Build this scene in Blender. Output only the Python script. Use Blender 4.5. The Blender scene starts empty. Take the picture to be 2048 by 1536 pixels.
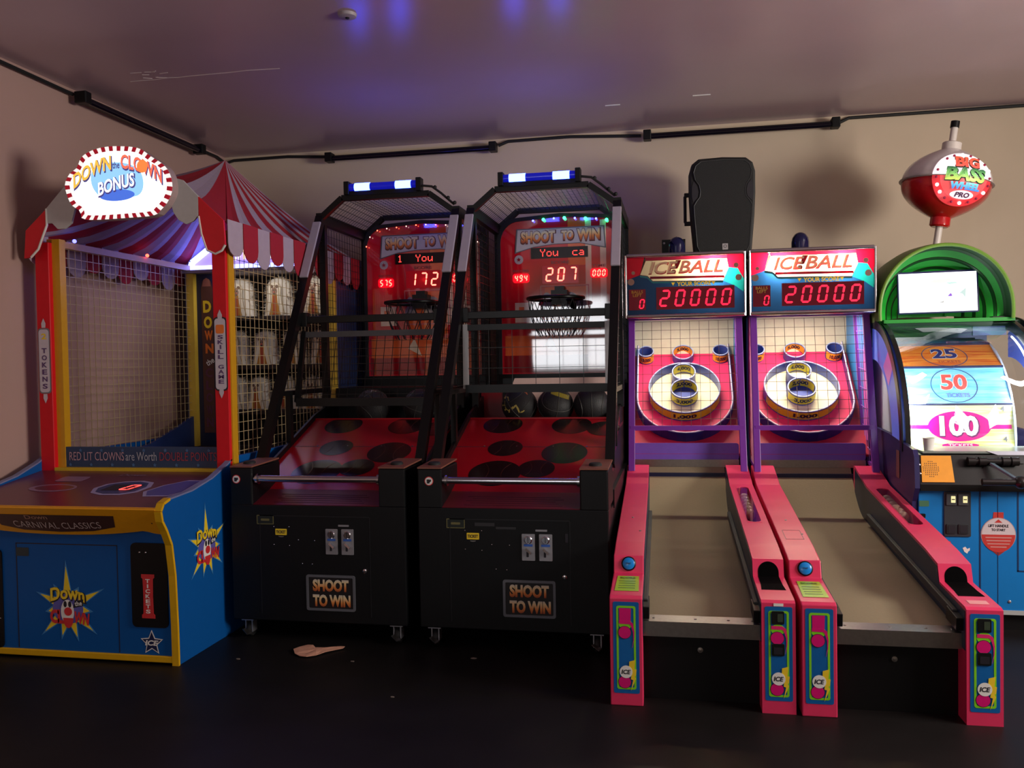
import bpy, math, random
import numpy as np
from mathutils import Vector, Matrix
random.seed(3)
PI = math.pi
sc = bpy.context.scene
COL = sc.collection

# ------------------------------------------------------------------ camera
F_PX, YAW, PITCH, ROLL, EYE = 1700.0, math.radians(10.88), math.radians(1.46), math.radians(-0.976), 1.5
cam = bpy.data.cameras.new('camera')
cam.sensor_fit = 'HORIZONTAL'
cam.sensor_width = 36.0
cam.lens = 36.0 * F_PX / 2048.0
cam.clip_start = 0.05
cam_o = bpy.data.objects.new('camera', cam)
COL.objects.link(cam_o)
fw = Vector((-math.sin(YAW) * math.cos(PITCH), math.cos(YAW) * math.cos(PITCH), -math.sin(PITCH)))
rt = Vector((math.cos(YAW), math.sin(YAW), 0))
up = rt.cross(fw)
c_, s_ = math.cos(ROLL), math.sin(ROLL)
r2, u2 = c_ * rt + s_ * up, -s_ * rt + c_ * up
M = Matrix((r2, u2, -fw)).transposed().to_4x4()
M.translation = Vector((0, 0, EYE))
cam_o.matrix_world = M
sc.camera = cam_o

# ------------------------------------------------------------------ world, colour management
w = bpy.data.worlds.new('world')
sc.world = w
w.use_nodes = True
w.node_tree.nodes['Background'].inputs[0].default_value = (0.30, 0.27, 0.30, 1)
w.node_tree.nodes['Background'].inputs[1].default_value = 0.02
sc.view_settings.view_transform = 'Standard'
sc.view_settings.look = 'None'
sc.view_settings.gamma = 1
sc.view_settings.use_curve_mapping = False
sc.view_settings.exposure = 0.0


def add_area(name, loc, target, sx, sy, power, col, spread=PI):
    l = bpy.data.lights.new(name, 'AREA')
    l.shape = 'RECTANGLE'
    l.size, l.size_y = sx, sy
    l.energy = power
    l.color = col
    l.spread = spread
    o = bpy.data.objects.new(name, l)
    COL.objects.link(o)
    o.location = loc
    d = Vector(target) - Vector(loc)
    o.rotation_euler = d.to_track_quat('-Z', 'Y').to_euler()
    return o


def add_point(name, loc, power, col, rad=0.02, parent=None):
    l = bpy.data.lights.new(name, 'POINT')
    l.energy = power
    l.color = col
    l.shadow_soft_size = rad
    o = bpy.data.objects.new(name, l)
    COL.objects.link(o)
    o.location = loc
    if parent:
        o.parent = parent
    return o


# daylight through the high window of the right wall and the shop window behind the camera
add_area('daylight_right_window', (4.07, 2.75, 2.2), (0.0, 2.75, 2.2), 1.7, 0.9, 205, (1.0, 0.93, 0.84))
add_area('daylight_shop_window', (-1.85, -2.36, 2.0), (-1.85, 5, 2.0), 1.35, 1.25, 30, (0.94, 0.96, 1.0))

# ------------------------------------------------------------------ helpers: materials


def C(r, g, b):
    def f(x):
        x /= 255.0
        return x / 12.92 if x <= 0.04045 else ((x + 0.055) / 1.055) ** 2.4
    return (f(r), f(g), f(b), 1.0)


MATS = {}


def mat(name, col, rough=0.5, metal=0.0, var=0.08, scale=25.0, bump=0.0, emit=None, es=0.0, coat=0.0, spec=0.5):
    if name in MATS:
        return MATS[name]
    m = bpy.data.materials.new(name)
    m.use_nodes = True
    nt = m.node_tree
    p = nt.nodes['Principled BSDF']
    p.inputs['Roughness'].default_value = rough
    p.inputs['Metallic'].default_value = metal
    p.inputs['Coat Weight'].default_value = coat
    p.inputs['Coat Roughness'].default_value = 0.05
    p.inputs['Specular IOR Level'].default_value = spec
    tc = nt.nodes.new('ShaderNodeTexCoord')
    nz = nt.nodes.new('ShaderNodeTexNoise')
    nz.inputs['Scale'].default_value = scale
    nz.inputs['Detail'].default_value = 4
    nt.links.new(tc.outputs['Object'], nz.inputs['Vector'])
    mx = nt.nodes.new('ShaderNodeMix')
    mx.data_type = 'RGBA'
    mx.inputs[6].default_value = tuple(max(0, x * (1 - var)) for x in col[:3]) + (1,)
    mx.inputs[7].default_value = tuple(min(1, x * (1 + var)) for x in col[:3]) + (1,)
    nt.links.new(nz.outputs['Fac'], mx.inputs[0])
    nt.links.new(mx.outputs[2], p.inputs['Base Color'])
    if bump:
        b = nt.nodes.new('ShaderNodeBump')
        b.inputs['Strength'].default_value = bump
        b.inputs['Distance'].default_value = 0.01
        nt.links.new(nz.outputs['Fac'], b.inputs['Height'])
        nt.links.new(b.outputs['Normal'], p.inputs['Normal'])
    if emit is not None:
        p.inputs['Emission Color'].default_value = emit
        p.inputs['Emission Strength'].default_value = es
    MATS[name] = m
    return m


def mat_grad(name, stops, rough=0.5, emit=0.0, axis=2):
    """Print with a colour gradient over the mesh's own height."""
    if name in MATS:
        return MATS[name]
    m = bpy.data.materials.new(name)
    m.use_nodes = True
    nt = m.node_tree
    p = nt.nodes['Principled BSDF']
    p.inputs['Roughness'].default_value = rough
    tc = nt.nodes.new('ShaderNodeTexCoord')
    sp = nt.nodes.new('ShaderNodeSeparateXYZ')
    nt.links.new(tc.outputs['Generated'], sp.inputs[0])
    cr = nt.nodes.new('ShaderNodeValToRGB')
    e = cr.color_ramp.elements
    while len(e) < len(stops):
        e.new(0.5)
    for el, (pos, col) in zip(e, stops):
        el.position = pos
        el.color = col
    nt.links.new(sp.outputs[axis], cr.inputs[0])
    nt.links.new(cr.outputs[0], p.inputs['Base Color'])
    if emit:
        nt.links.new(cr.outputs[0], p.inputs['Emission Color'])
        p.inputs['Emission Strength'].default_value = emit
    MATS[name] = m
    return m


def schlick(nt, f0=.04, k=1.0):
    lw = nt.nodes.new('ShaderNodeLayerWeight')
    lw.inputs['Blend'].default_value = 0.5
    pw = nt.nodes.new('ShaderNodeMath')
    pw.operation = 'POWER'
    pw.inputs[1].default_value = 4.0
    ma = nt.nodes.new('ShaderNodeMath')
    ma.operation = 'MULTIPLY_ADD'
    ma.inputs[1].default_value = (1 - f0) * k * .8
    ma.inputs[2].default_value = f0 * k
    nt.links.new(lw.outputs['Facing'], pw.inputs[0])
    nt.links.new(pw.outputs[0], ma.inputs[0])
    return ma.outputs[0]


def mat_trans(name, col, gloss=0.15):
    """Translucent back-lit plastic."""
    if name in MATS:
        return MATS[name]
    m = bpy.data.materials.new(name)
    m.use_nodes = True
    nt = m.node_tree
    nt.nodes.remove(nt.nodes['Principled BSDF'])
    out = nt.nodes['Material Output']
    d = nt.nodes.new('ShaderNodeBsdfDiffuse')
    t = nt.nodes.new('ShaderNodeBsdfTranslucent')
    g = nt.nodes.new('ShaderNodeBsdfGlossy')
    g.inputs['Roughness'].default_value = gloss
    d.inputs[0].default_value = col
    t.inputs[0].default_value = col
    a = nt.nodes.new('ShaderNodeMixShader')
    a.inputs[0].default_value = 0.72
    b = nt.nodes.new('ShaderNodeMixShader')
    nt.links.new(schlick(nt), b.inputs[0])
    nt.links.new(d.outputs[0], a.inputs[1])
    nt.links.new(t.outputs[0], a.inputs[2])
    nt.links.new(a.outputs[0], b.inputs[1])
    nt.links.new(g.outputs[0], b.inputs[2])
    nt.links.new(b.outputs[0], out.inputs[0])
    MATS[name] = m
    return m


def mat_clear(name, tint=(0.95, 0.97, 1, 1), rough=0.03, k=1.0):
    """Thin clear acrylic sheet."""
    if name in MATS:
        return MATS[name]
    m = bpy.data.materials.new(name)
    m.use_nodes = True
    nt = m.node_tree
    nt.nodes.remove(nt.nodes['Principled BSDF'])
    out = nt.nodes['Material Output']
    t = nt.nodes.new('ShaderNodeBsdfTransparent')
    t.inputs[0].default_value = tint
    g = nt.nodes.new('ShaderNodeBsdfGlossy')
    g.inputs['Roughness'].default_value = rough
    b = nt.nodes.new('ShaderNodeMixShader')
    nt.links.new(schlick(nt, .04, k), b.inputs[0])
    nt.links.new(t.outputs[0], b.inputs[1])
    nt.links.new(g.outputs[0], b.inputs[2])
    nt.links.new(b.outputs[0], out.inputs[0])
    MATS[name] = m
    return m


def glow(name, col, es):
    return mat(name, tuple(x * 0.6 for x in col[:3]) + (1,), 0.4, emit=col, es=es, var=0.0)


# ------------------------------------------------------------------ helpers: geometry
OFF = Vector((0, 0, 0))


class Fr:
    """A flat working frame: origin, right and up; n points out of the face."""
    def __init__(self, o, r=(1, 0, 0), u=(0, 0, 1)):
        self.o, self.r, self.u = Vector(o), Vector(r).normalized(), Vector(u).normalized()
        self.n = self.r.cross(self.u).normalized()

    def P(self, u, v, n=0.0):
        return self.o + self.r * u + self.u * v + self.n * n


def rr(cx, cy, w, h, r, k=4):
    pts = []
    for (sx, sy, a0) in ((1, 1, 0), (-1, 1, 90), (-1, -1, 180), (1, -1, 270)):
        for i in range(k + 1):
            a = math.radians(a0 + 90 * i / k)
            pts.append((cx + sx * (w / 2 - r) + r * math.cos(a), cy + sy * (h / 2 - r) + r * math.sin(a)))
    return pts


def ell(cx, cy, rx, ry=None, k=28, a0=0, a1=360):
    ry = rx if ry is None else ry
    full = abs(a1 - a0) >= 360
    n = k if full else k + 1
    return [(cx + rx * math.cos(math.radians(a0 + (a1 - a0) * i / k)), cy + ry * math.sin(math.radians(a0 + (a1 - a0) * i / k))) for i in range(n)]


def star(cx, cy, ro, ri, n=5, rot=90, jit=None):
    pts = []
    for i in range(2 * n):
        r = ro if i % 2 == 0 else ri
        if jit and i % 2 == 0:
            r *= jit[(i // 2) % len(jit)]
        a = math.radians(rot + 180 * i / n)
        pts.append((cx + r * math.cos(a), cy + r * math.sin(a)))
    return pts


class MB:
    def __init__(self):
        self.v, self.f, self.mi, self.m = [], [], [], 0

    def add(self, vs, fs):
        b = len(self.v)
        self.v += [Vector(x) for x in vs]
        for f in fs:
            self.f.append(tuple(b + i for i in f))
            self.mi.append(self.m)
        return self

    def box(self, x0, x1, y0, y1, z0, z1):
        vs = [(x, y, z) for z in (z0, z1) for y in (y0, y1) for x in (x0, x1)]
        return self.add(vs, [(0, 2, 3, 1), (4, 5, 7, 6), (0, 1, 5, 4), (2, 6, 7, 3), (0, 4, 6, 2), (1, 3, 7, 5)])

    def prism(self, fr, pts, n0, n1):
        """Polygon of a frame, extruded from n0 to n1."""
        k = len(pts)
        a = sum(pts[i][0] * pts[(i + 1) % k][1] - pts[(i + 1) % k][0] * pts[i][1] for i in range(k))
        if a < 0:
            pts = pts[::-1]
        vs = [fr.P(u, v, n0) for u, v in pts] + [fr.P(u, v, n1) for u, v in pts]
        fs = [tuple(range(k - 1, -1, -1)), tuple(range(k, 2 * k))]
        fs += [(i, (i + 1) % k, k + (i + 1) % k, k + i) for i in range(k)]
        return self.add(vs, fs)

    def ring(self, fr, outer, inner, n0, n1):
        k = len(outer)
        vs = [fr.P(*p, n0) for p in outer] + [fr.P(*p, n1) for p in outer] + [fr.P(*p, n1) for p in inner] + [fr.P(*p, n0) for p in inner]
        fs = []
        for i in range(k):
            j = (i + 1) % k
            for a in range(4):
                b = (a + 1) % 4
                fs.append((a * k + i, a * k + j, b * k + j, b * k + i))
        return self.add(vs, fs)

    def bar(self, p0, p1, w, h=None, upv=(0, 0, 1)):
        h = w if h is None else h
        p0, p1 = Vector(p0), Vector(p1)
        d = (p1 - p0).normalized()
        s = d.cross(Vector(upv))
        if s.length < 1e-4:
            s = d.cross(Vector((0, 1, 0)))
        s.normalize()
        t = s.cross(d)
        vs = []
        for p in (p0, p1):
            for a, b in ((-1, -1), (1, -1), (1, 1), (-1, 1)):
                vs.append(p + s * a * w / 2 + t * b * h / 2)
        return self.add(vs, [(3, 2, 1, 0), (4, 5, 6, 7), (0, 1, 5, 4), (1, 2, 6, 5), (2, 3, 7, 6), (3, 0, 4, 7)])

    def tube(self, pts, r, n=8, closed=False, cap=True):
        pts = [Vector(p) for p in pts]
        k = len(pts)
        rings = []
        prev = None
        for i, p in enumerate(pts):
            if closed:
                d = pts[(i + 1) % k] - pts[i - 1]
            else:
                d = pts[min(i + 1, k - 1)] - pts[max(i - 1, 0)]
            d.normalize()
            if prev is None:
                a = d.orthogonal().normalized()
            else:
                a = prev - d * prev.dot(d)
                a.normalize()
            prev = a
            b = d.cross(a)
            rr_ = r[i] if isinstance(r, (list, tuple)) else r
            rings.append([p + a * rr_ * math.cos(2 * PI * j / n) + b * rr_ * math.sin(2 * PI * j / n) for j in range(n)])
        vs = [v for q in rings for v in q]
        fs = []
        m = k if closed else k - 1
        for i in range(m):
            i2 = (i + 1) % k
            for j in range(n):
                fs.append((i * n + j, i * n + (j + 1) % n, i2 * n + (j + 1) % n, i2 * n + j))
        if cap and not closed:
            fs.append(tuple(range(n - 1, -1, -1)))
            fs.append(tuple((k - 1) * n + j for j in range(n)))
        return self.add(vs, fs)

    def lathe(self, prof, n=24, origin=(0, 0, 0), axis=None):
        """Profile of (radius, height) turned about an axis."""
        o = Vector(origin)
        ax = Vector(axis).normalized() if axis is not None else Vector((0, 0, 1))
        a = ax.orthogonal().normalized()
        b = ax.cross(a)
        vs = []
        for r, z in prof:
            for j in range(n):
                t = 2 * PI * j / n
                vs.append(o + ax * z + a * r * math.cos(t) + b * r * math.sin(t))
        fs = []
        for i in range(len(prof) - 1):
            for j in range(n):
                fs.append((i * n + j, i * n + (j + 1) % n, (i + 1) * n + (j + 1) % n, (i + 1) * n + j))
        if prof[0][0] > 1e-6:
            fs.append(tuple(range(n - 1, -1, -1)))
        if prof[-1][0] > 1e-6:
            fs.append(tuple((len(prof) - 1) * n + j for j in range(n)))
        return self.add(vs, fs)

    def sphere(self, c, rx, ry=None, rz=None, n=20, k=12):
        ry = rx if ry is None else ry
        rz = rx if rz is None else rz
        vs = [Vector((0, 0, 1))]
        for i in range(1, k):
            for j in range(n):
                a, t = PI * i / k, 2 * PI * j / n
                vs.append(Vector((math.sin(a) * math.cos(t), math.sin(a) * math.sin(t), math.cos(a))))
        vs.append(Vector((0, 0, -1)))
        vs = [Vector((c[0] + v.x * rx, c[1] + v.y * ry, c[2] + v.z * rz)) for v in vs]
        fs = [(0, 1 + j, 1 + (j + 1) % n) for j in range(n)]
        for i in range(k - 2):
            for j in range(n):
                a = 1 + i * n
                fs.append((a + j, a + n + j, a + n + (j + 1) % n, a + (j + 1) % n))
        L = len(vs) - 1
        a = 1 + (k - 2) * n
        fs += [(L, a + (j + 1) % n, a + j) for j in range(n)]
        return self.add(vs, fs)

    def build(self, name, mats, parent=None, smooth=False, bevel=0.0, label=None, off=None):
        me = bpy.data.meshes.new(name)
        o_ = OFF if off is None else off
        me.from_pydata([tuple(v - o_) for v in self.v], [], self.f)
        if not isinstance(mats, (list, tuple)):
            mats = [mats]
        for m in mats:
            me.materials.append(m)
        me.polygons.foreach_set('material_index', self.mi)
        if smooth:
            me.polygons.foreach_set('use_smooth', [True] * len(me.polygons))
        me.update()
        o = bpy.data.objects.new(name, me)
        COL.objects.link(o)
        if smooth and smooth != 'all':
            try:
                me.set_sharp_from_angle(angle=math.radians(40))
            except Exception:
                pass
        if bevel:
            b = o.modifiers.new('bevel', 'BEVEL')
            b.width = bevel
            b.segments = 2
            b.limit_method = 'ANGLE'
            b.angle_limit = math.radians(40)
        if parent is not None:
            o.parent = parent
        if label:
            o['label'] = label
        return o


def thing(name, label, cat, loc=(0, 0, 0), rz=0.0, group=None):
    o = bpy.data.objects.new(name, None)
    COL.objects.link(o)
    o.location = loc
    o.rotation_euler = (0, 0, rz)
    o.empty_display_size = 0.1
    tag(o, label, cat, group)
    return o


def tag(o, label, cat, group=None):
    o['label'] = label
    o['category'] = cat
    if group:
        o['group'] = group
    return o


def struct(o):
    o['kind'] = 'structure'
    return o


TXT = {}


def text_mesh(s, bold, shear):
    key = (s, bold, shear)
    if key not in TXT:
        cu = bpy.data.curves.new('lettering', 'FONT')
        cu.body = s
        cu.size = 1
        cu.offset = bold
        cu.shear = shear
        cu.resolution_u = 3
        cu.space_line = 0.85
        cu.align_x = 'CENTER'
        t = bpy.data.objects.new('lettering', cu)
        me = bpy.data.meshes.new_from_object(t)
        vs = np.array([v.co[:2] for v in me.vertices])
        fs = [tuple(p.vertices) for p in me.polygons]
        bpy.data.objects.remove(t)
        bpy.data.curves.remove(cu)
        bpy.data.meshes.remove(me)
        lo, hi = vs.min(0), vs.max(0)
        TXT[key] = ((vs - (lo + hi) / 2) / (hi - lo), fs, (hi - lo))
    return TXT[key]


def text(fr, s, u, v, wd, ht, m, parent, name='lettering', n=0.002, bold=0.02, shear=0.0, rot=0.0, fn=None, label=None, P=None):
    vs, fs, asp = text_mesh(s, bold, shear)
    if ht is None:
        ht = wd * asp[1] / asp[0]
    mb = MB()
    pts = []
    ca, sa = math.cos(rot), math.sin(rot)
    for a, b in vs:
        a, b = a * wd, b * ht
        if fn:
            a, b = fn(a, b)
        a, b = a * ca - b * sa, a * sa + b * ca
        pts.append(P(u + a, v + b, n) if P else fr.P(u + a, v + b, n))
    mb.add(pts, fs)
    return mb.build(name, m, parent, label=label)


def flat(fr, pts, m, parent, name, n=0.001, t=0.0008, label=None):
    return MB().prism(fr, pts, n - t, n).build(name, m, parent, label=label)


SEGS = {'0': 'abcdef', '1': 'bc', '2': 'abged', '3': 'abgcd', '4': 'fgbc', '5': 'afgcd', '6': 'afgedc', '7': 'abc', '8': 'abcdefg', '9': 'abcdfg'}


def seg_digit(fr, d, u, v, wd, ht, m, parent, n=0.003, th=0.13, sl=0.12, name='digit'):
    """Seven segment digit centred on u, v."""
    t = th * ht
    W, H2 = wd / 2, ht / 2
    g = t * 0.12
    mb = MB()

    def put(pts):
        mb.prism(fr, [(u + a + b * sl, v + b) for a, b in pts], n - 0.001, n)

    def hs(y):
        put([(-W + g + t / 2, y + t / 2), (W - g - t / 2, y + t / 2), (W - g, y), (W - g - t / 2, y - t / 2), (-W + g + t / 2, y - t / 2), (-W + g, y)])

    def vseg(x, y0, y1):
        put([(x, y0 + g), (x + t / 2, y0 + g + t / 2), (x + t / 2, y1 - g - t / 2), (x, y1 - g), (x - t / 2, y1 - g - t / 2), (x - t / 2, y0 + g + t / 2)])
    a = SEGS[d]
    yt, yb = H2 - t / 2, -H2 + t / 2
    W -= t / 2
    if 'a' in a: hs(yt)
    if 'g' in a: hs(0)
    if 'd' in a: hs(yb)
    if 'f' in a: vseg(-W, 0, yt)
    if 'b' in a: vseg(W, 0, yt)
    if 'e' in a: vseg(-W, yb, 0)
    if 'c' in a: vseg(W, yb, 0)
    return mb.build(name, m, parent)


DOTS = {'1': '00100 01100 00100 00100 00100 00100 01110', 'Y': '10001 10001 01010 00100 00100 00100 00100',
        'o': '00000 00000 01110 10001 10001 10001 01110', 'u': '00000 00000 10001 10001 10001 10011 01101',
        'c': '00000 00000 01111 10000 10000 10000 01111', 'a': '00000 00000 01110 00001 01111 10001 01111', ' ': ''}


def dot_text(fr, s, u0, v0, ht, m, parent, n=0.003):
    """Dot matrix lettering, left edge at u0, bottom at v0; each character one mesh."""
    p = ht / 7
    for i, ch in enumerate(s):
        rows = DOTS.get(ch, '').split()
        if not rows:
            continue
        mb = MB()
        for r, row in enumerate(rows):
            for c, b in enumerate(row):
                if b == '1':
                    x, y = u0 + i * 6.2 * p + c * p, v0 + (6 - r) * p
                    mb.prism(fr, [(x, y), (x + p * .86, y), (x + p * .86, y + p * .86), (x, y + p * .86)], n - 0.001, n)
        mb.build('led_character', m, parent)


def grid(mb, P, u0, u1, v0, v1, du, dv, r=0.0016, inside=None):
    """Welded wire grid on a surface P(u, v)."""
    def run(a, b):
        N = 24 if inside else 1
        st = None
        last = None
        for i in range(N + 1):
            q = (a[0] + (b[0] - a[0]) * i / N, a[1] + (b[1] - a[1]) * i / N)
            ok = inside(*q) if inside else True
            if ok and st is None:
                st = q
            if ok:
                last = q
            if (not ok or i == N) and st is not None:
                if last != st:
                    mb.tube([P(*st), P(*last)], r, 4)
                st = None
    k = max(1, round((u1 - u0) / du))
    for i in range(k + 1):
        u = u0 + (u1 - u0) * i / k
        run((u, v0), (u, v1))
    k = max(1, round((v1 - v0) / dv))
    for i in range(k + 1):
        v = v0 + (v1 - v0) * i / k
        run((u0, v), (u1, v))
    return mb


def screws(fr, pts, r, m, parent, name='screw'):
    for (u, v) in pts:
        mb = MB()
        mb.lathe([(r, 0), (r * 0.9, r * 0.45), (r * 0.4, r * 0.7), (0.0, r * 0.72)], 8, fr.P(u, v), fr.n)
        mb.build(name, m, parent, smooth=True)


# ------------------------------------------------------------------ materials
BLACK = mat('black_paint', C(9, 9, 11), 0.45, var=0.2, spec=0.3)
BLACKM = mat('black_metal', C(12, 12, 13), 0.35, var=0.2, spec=0.4)
RUBBER = mat('black_rubber', C(22, 22, 24), 0.7)
CHROME = mat('chrome', C(200, 198, 205), 0.16, 1.0, var=0.05)
STEEL = mat('brushed_steel', C(165, 160, 155), 0.35, 1.0, var=0.15, scale=60)
ZINC = mat('zinc_plate', C(165, 165, 172), 0.4, 0.7)
RED = mat('red_paint', C(205, 25, 35), 0.35)
WHITE = mat('white_paint', C(225, 222, 215), 0.4)
YELLOW = mat('yellow_edge', C(215, 165, 20), 0.45, spec=.3)
GOLD = mat('gold_paint', C(205, 150, 30), 0.35)
BLUE = mat('blue_laminate', C(4, 82, 155), 0.5, var=0.05, spec=0.25)
NAVY = mat('navy_paint', C(20, 24, 60), 0.45)
DECK = mat('maroon_print', C(105, 45, 60), 0.3)
PINK = mat('pink_paint', C(222, 55, 98), 0.34, var=0.05, spec=.4)
HOTPINK = mat('hot_pink_felt', C(235, 45, 105), 0.55)
PURPLE = mat('purple_paint', C(120, 50, 160), 0.35)
LILAC = mat('lilac_panel', C(120, 85, 190), 0.4)
CREAM = mat('cream_print', C(244, 234, 190), 0.5)
INK = mat('dark_ink', C(28, 24, 34), 0.5)
INKY = mat('yellow_ink', C(240, 205, 40), 0.5)
INKO = mat('orange_ink', C(235, 120, 40), 0.5)
INKR = mat('red_ink', C(205, 45, 50), 0.5)
INKW = mat('white_ink', C(235, 232, 228), 0.5)
INKB = mat('blue_ink', C(45, 90, 175), 0.5)
INKM = mat('magenta_ink', C(225, 20, 130), 0.5)
INKG = mat('green_ink', C(140, 215, 40), 0.5)
INKGR = mat('grey_ink', C(120, 118, 122), 0.5)
LED = glow('red_led', (1.0, 0.06, 0.05, 1), 3.2)
LEDH = glow('hot_red_led', (1.0, 0.20, 0.13, 1), 3.4)
LEDM = glow('matrix_red_led', (1.0, 0.05, 0.04, 1), 2.2)
LEDP = glow('pink_red_led', (1.0, 0.015, 0.06, 1), 1.25)
FIRE = mat_grad('fire_print', [(0.0, C(150, 60, 30)), (0.35, C(215, 130, 60)), (0.75, C(225, 200, 150)), (1.0, C(200, 190, 180))])

# ------------------------------------------------------------------ the room
ZC = 3.31
WY = 6.80
WX = -3.80
WR = 4.1
FY = -2.4


def room():
    wallm = mat('cream_wall_paint', C(210, 190, 166), 0.75, var=0.05, scale=3, bump=0.05)
    leftm = mat('left_wall_paint', C(180, 146, 136), 0.75, var=0.05, scale=3, bump=0.05)
    ceilm = mat('ceiling_gloss_paint', C(182, 158, 166), 0.25, var=0.06, scale=2, bump=0.03)
    fl = mat('black_sealed_concrete', C(20, 17, 17), 0.5, var=0.5, scale=5, bump=0.06, spec=0.3)
    struct(MB().box(WX - .2, WR + .2, FY - .2, WY + .2, -.1, 0).build('floor', fl))
    struct(MB().box(WX - .2, WR + .2, FY - .2, WY + .2, ZC, ZC + .1).build('ceiling', ceilm))
    struct(MB().box(WX, WR, WY, WY + .15, 0, ZC).build('wall_back', wallm))
    struct(MB().box(WX - .15, WX, FY, WY + .15, 0, ZC).build('wall_left', leftm))
    # right wall with its high window, front wall with the shop window
    a, b, z0, z1 = 1.85, 3.65, 1.7, 2.7
    mb = MB()
    mb.box(WR, WR + .15, FY, a, 0, ZC).box(WR, WR + .15, b, WY + .15, 0, ZC).box(WR, WR + .15, a, b, 0, z0).box(WR, WR + .15, a, b, z1, ZC)
    struct(mb.build('wall_right', wallm))
    mb = MB()
    for y in (a, (a + b) / 2, b):
        mb.box(WR - .03, WR + .02, y - .03, y + .03, z0, z1)
    mb.box(WR - .03, WR + .02, a, b, z0 - .03, z0 + .03).box(WR - .03, WR + .02, a, b, z1 - .03, z1 + .03)
    struct(mb.build('window_1', WHITE))
    a, b, z0, z1 = -2.6, -1.1, 1.3, 2.7
    mb = MB()
    mb.box(WX, a, FY - .15, FY, 0, ZC).box(b, WR, FY - .15, FY, 0, ZC).box(a, b, FY - .15, FY, 0, z0).box(a, b, FY - .15, FY, z1, ZC)
    struct(mb.build('wall_front', wallm))
    mb = MB()
    for x in (a, -1.55, b):
        mb.box(x - .025, x + .025, FY, FY + .06, z0, z1)
    for z in (z0, 2.35, z1):
        mb.box(a, b, FY, FY + .06, z - .025, z + .025)
    struct(mb.build('window_2', BLACK))
    # hairline plaster seam and a patch on the ceiling
    seam = mat('plaster_crack', C(205, 190, 190), 0.8)
    mb = MB()
    x = -3.35
    y = 4.86
    while x < -2.35:
        x2 = x + random.uniform(.06, .14)
        y2 = y + random.uniform(-.012, .012)
        mb.bar((x, y, ZC - .001), (x2, y2, ZC - .001), .006, .003)
        x, y = x2, y2
    for i in range(7):
        x = -3.33 + random.uniform(0, .25)
        y = 4.72 + random.uniform(0, .12)
        mb.bar((x, y, ZC - .001), (x + random.uniform(.02, .08), y + random.uniform(-.02, .03), ZC - .001), .005, .003)
    struct(mb.build('trim_1', seam))
    # smoke detector near the top edge of the picture
    s = thing('smoke_detector', 'small round pale smoke detector on the ceiling above the basketball games', 'smoke detector', (-1.64, 4.2, ZC))
    MB().lathe([(.03, -.018), (.045, -.014), (.05, 0)], 18).build('housing', mat('detector_plastic', C(160, 150, 160), .5), s, smooth=True)
    MB().lathe([(.008, -.024), (.012, -.018)], 10).build('sensor', BLACK, s)
    # faint access plates
    for (x, y, lab) in ((-.42, 6.1, 'thin white paint mark on the ceiling above the right basketball game'), (0.2, 6.02, 'longer white paint mark on the ceiling between basketball game and black speaker')):
        o = MB().box(x - .045 if x < 0 else x - .06, x + .06, y - .004, y + .008, ZC - .004, ZC).build('paint_mark', INKW)
        tag(o, lab, 'paint mark')


room()


# ------------------------------------------------------------------ black light tubes and their cable along the ceiling
def black_light(p0, p1, out, label):
    p0, p1, out = Vector(p0), Vector(p1), Vector(out)
    d = (p1 - p0).normalized()
    t = thing('black_light_fixture', label, 'light fixture', tuple((p0 + p1) / 2), group='black light tubes under the ceiling')
    c = (p0 + p1) / 2
    L = (p1 - p0).length
    tubem = mat('violet_black_glass', C(14, 10, 24), 0.15)
    MB().bar(-d * L / 2, d * L / 2, .07, .03, (0, 0, 1)).build('housing', BLACK, t, bevel=.004, off=Vector((0, 0, 0)))
    o2 = out * .035 - Vector((0, 0, .012))
    MB().tube([o2 - d * (L / 2 - .03), o2 + d * (L / 2 - .03)], .02, 10).build('tube', tubem, t, smooth=True, off=Vector((0, 0, 0)))
    for s in (-1, 1):
        MB().bar(d * (s * L / 2 - .03) + out * .025, d * (s * L / 2 + .03) + out * .025, .085, .075).build('end_cap', BLACK, t, bevel=.006, off=Vector((0, 0, 0)))
    return t


black_light((-2.80, 6.73, 3.225), (-1.41, 6.73, 3.225), (0, -1, 0), 'black tube light fixture under the ceiling behind the left basketball game')
black_light((-.19, 6.73, 3.235), (1.19, 6.73, 3.235), (0, -1, 0), 'black tube light fixture under the ceiling above the black speaker')
black_light((-3.73, 4.88, 3.24), (-3.73, 6.24, 3.24), (1, 0, 0), 'black tube light fixture slanting along the left wall above the clown sign')
for nm, pts, lab in (
        ('cable', [(-3.77, 1.5, 3.285), (-3.77, 3.0, 3.28), (-3.77, 4.87, 3.265)], 'black cable on the left wall running up to the corner tube fixture'),
        ('cable', [(-3.77, 6.26, 3.27), (-3.775, 6.62, 3.275), (-3.77, 6.76, 3.25), (-3.70, 6.77, 3.272), (-3.2, 6.77, 3.275), (-2.83, 6.77, 3.25)], 'black cable in the room corner between two tube fixtures'),
        ('cable', [(-1.38, 6.77, 3.25), (-1.3, 6.775, 3.28), (-.8, 6.775, 3.285), (-.24, 6.775, 3.255)], 'black cable between the tube fixtures above the basketball games'),
        ('cable', [(1.22, 6.775, 3.25), (1.3, 6.775, 3.285), (2.5, 6.775, 3.29), (3.6, 6.775, 3.29)], 'black cable on the wall above the fishing bobber sign')):
    tag(MB().tube(pts, .012, 6).build(nm, RUBBER), lab, 'cable', 'cables along the ceiling edge')


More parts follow.
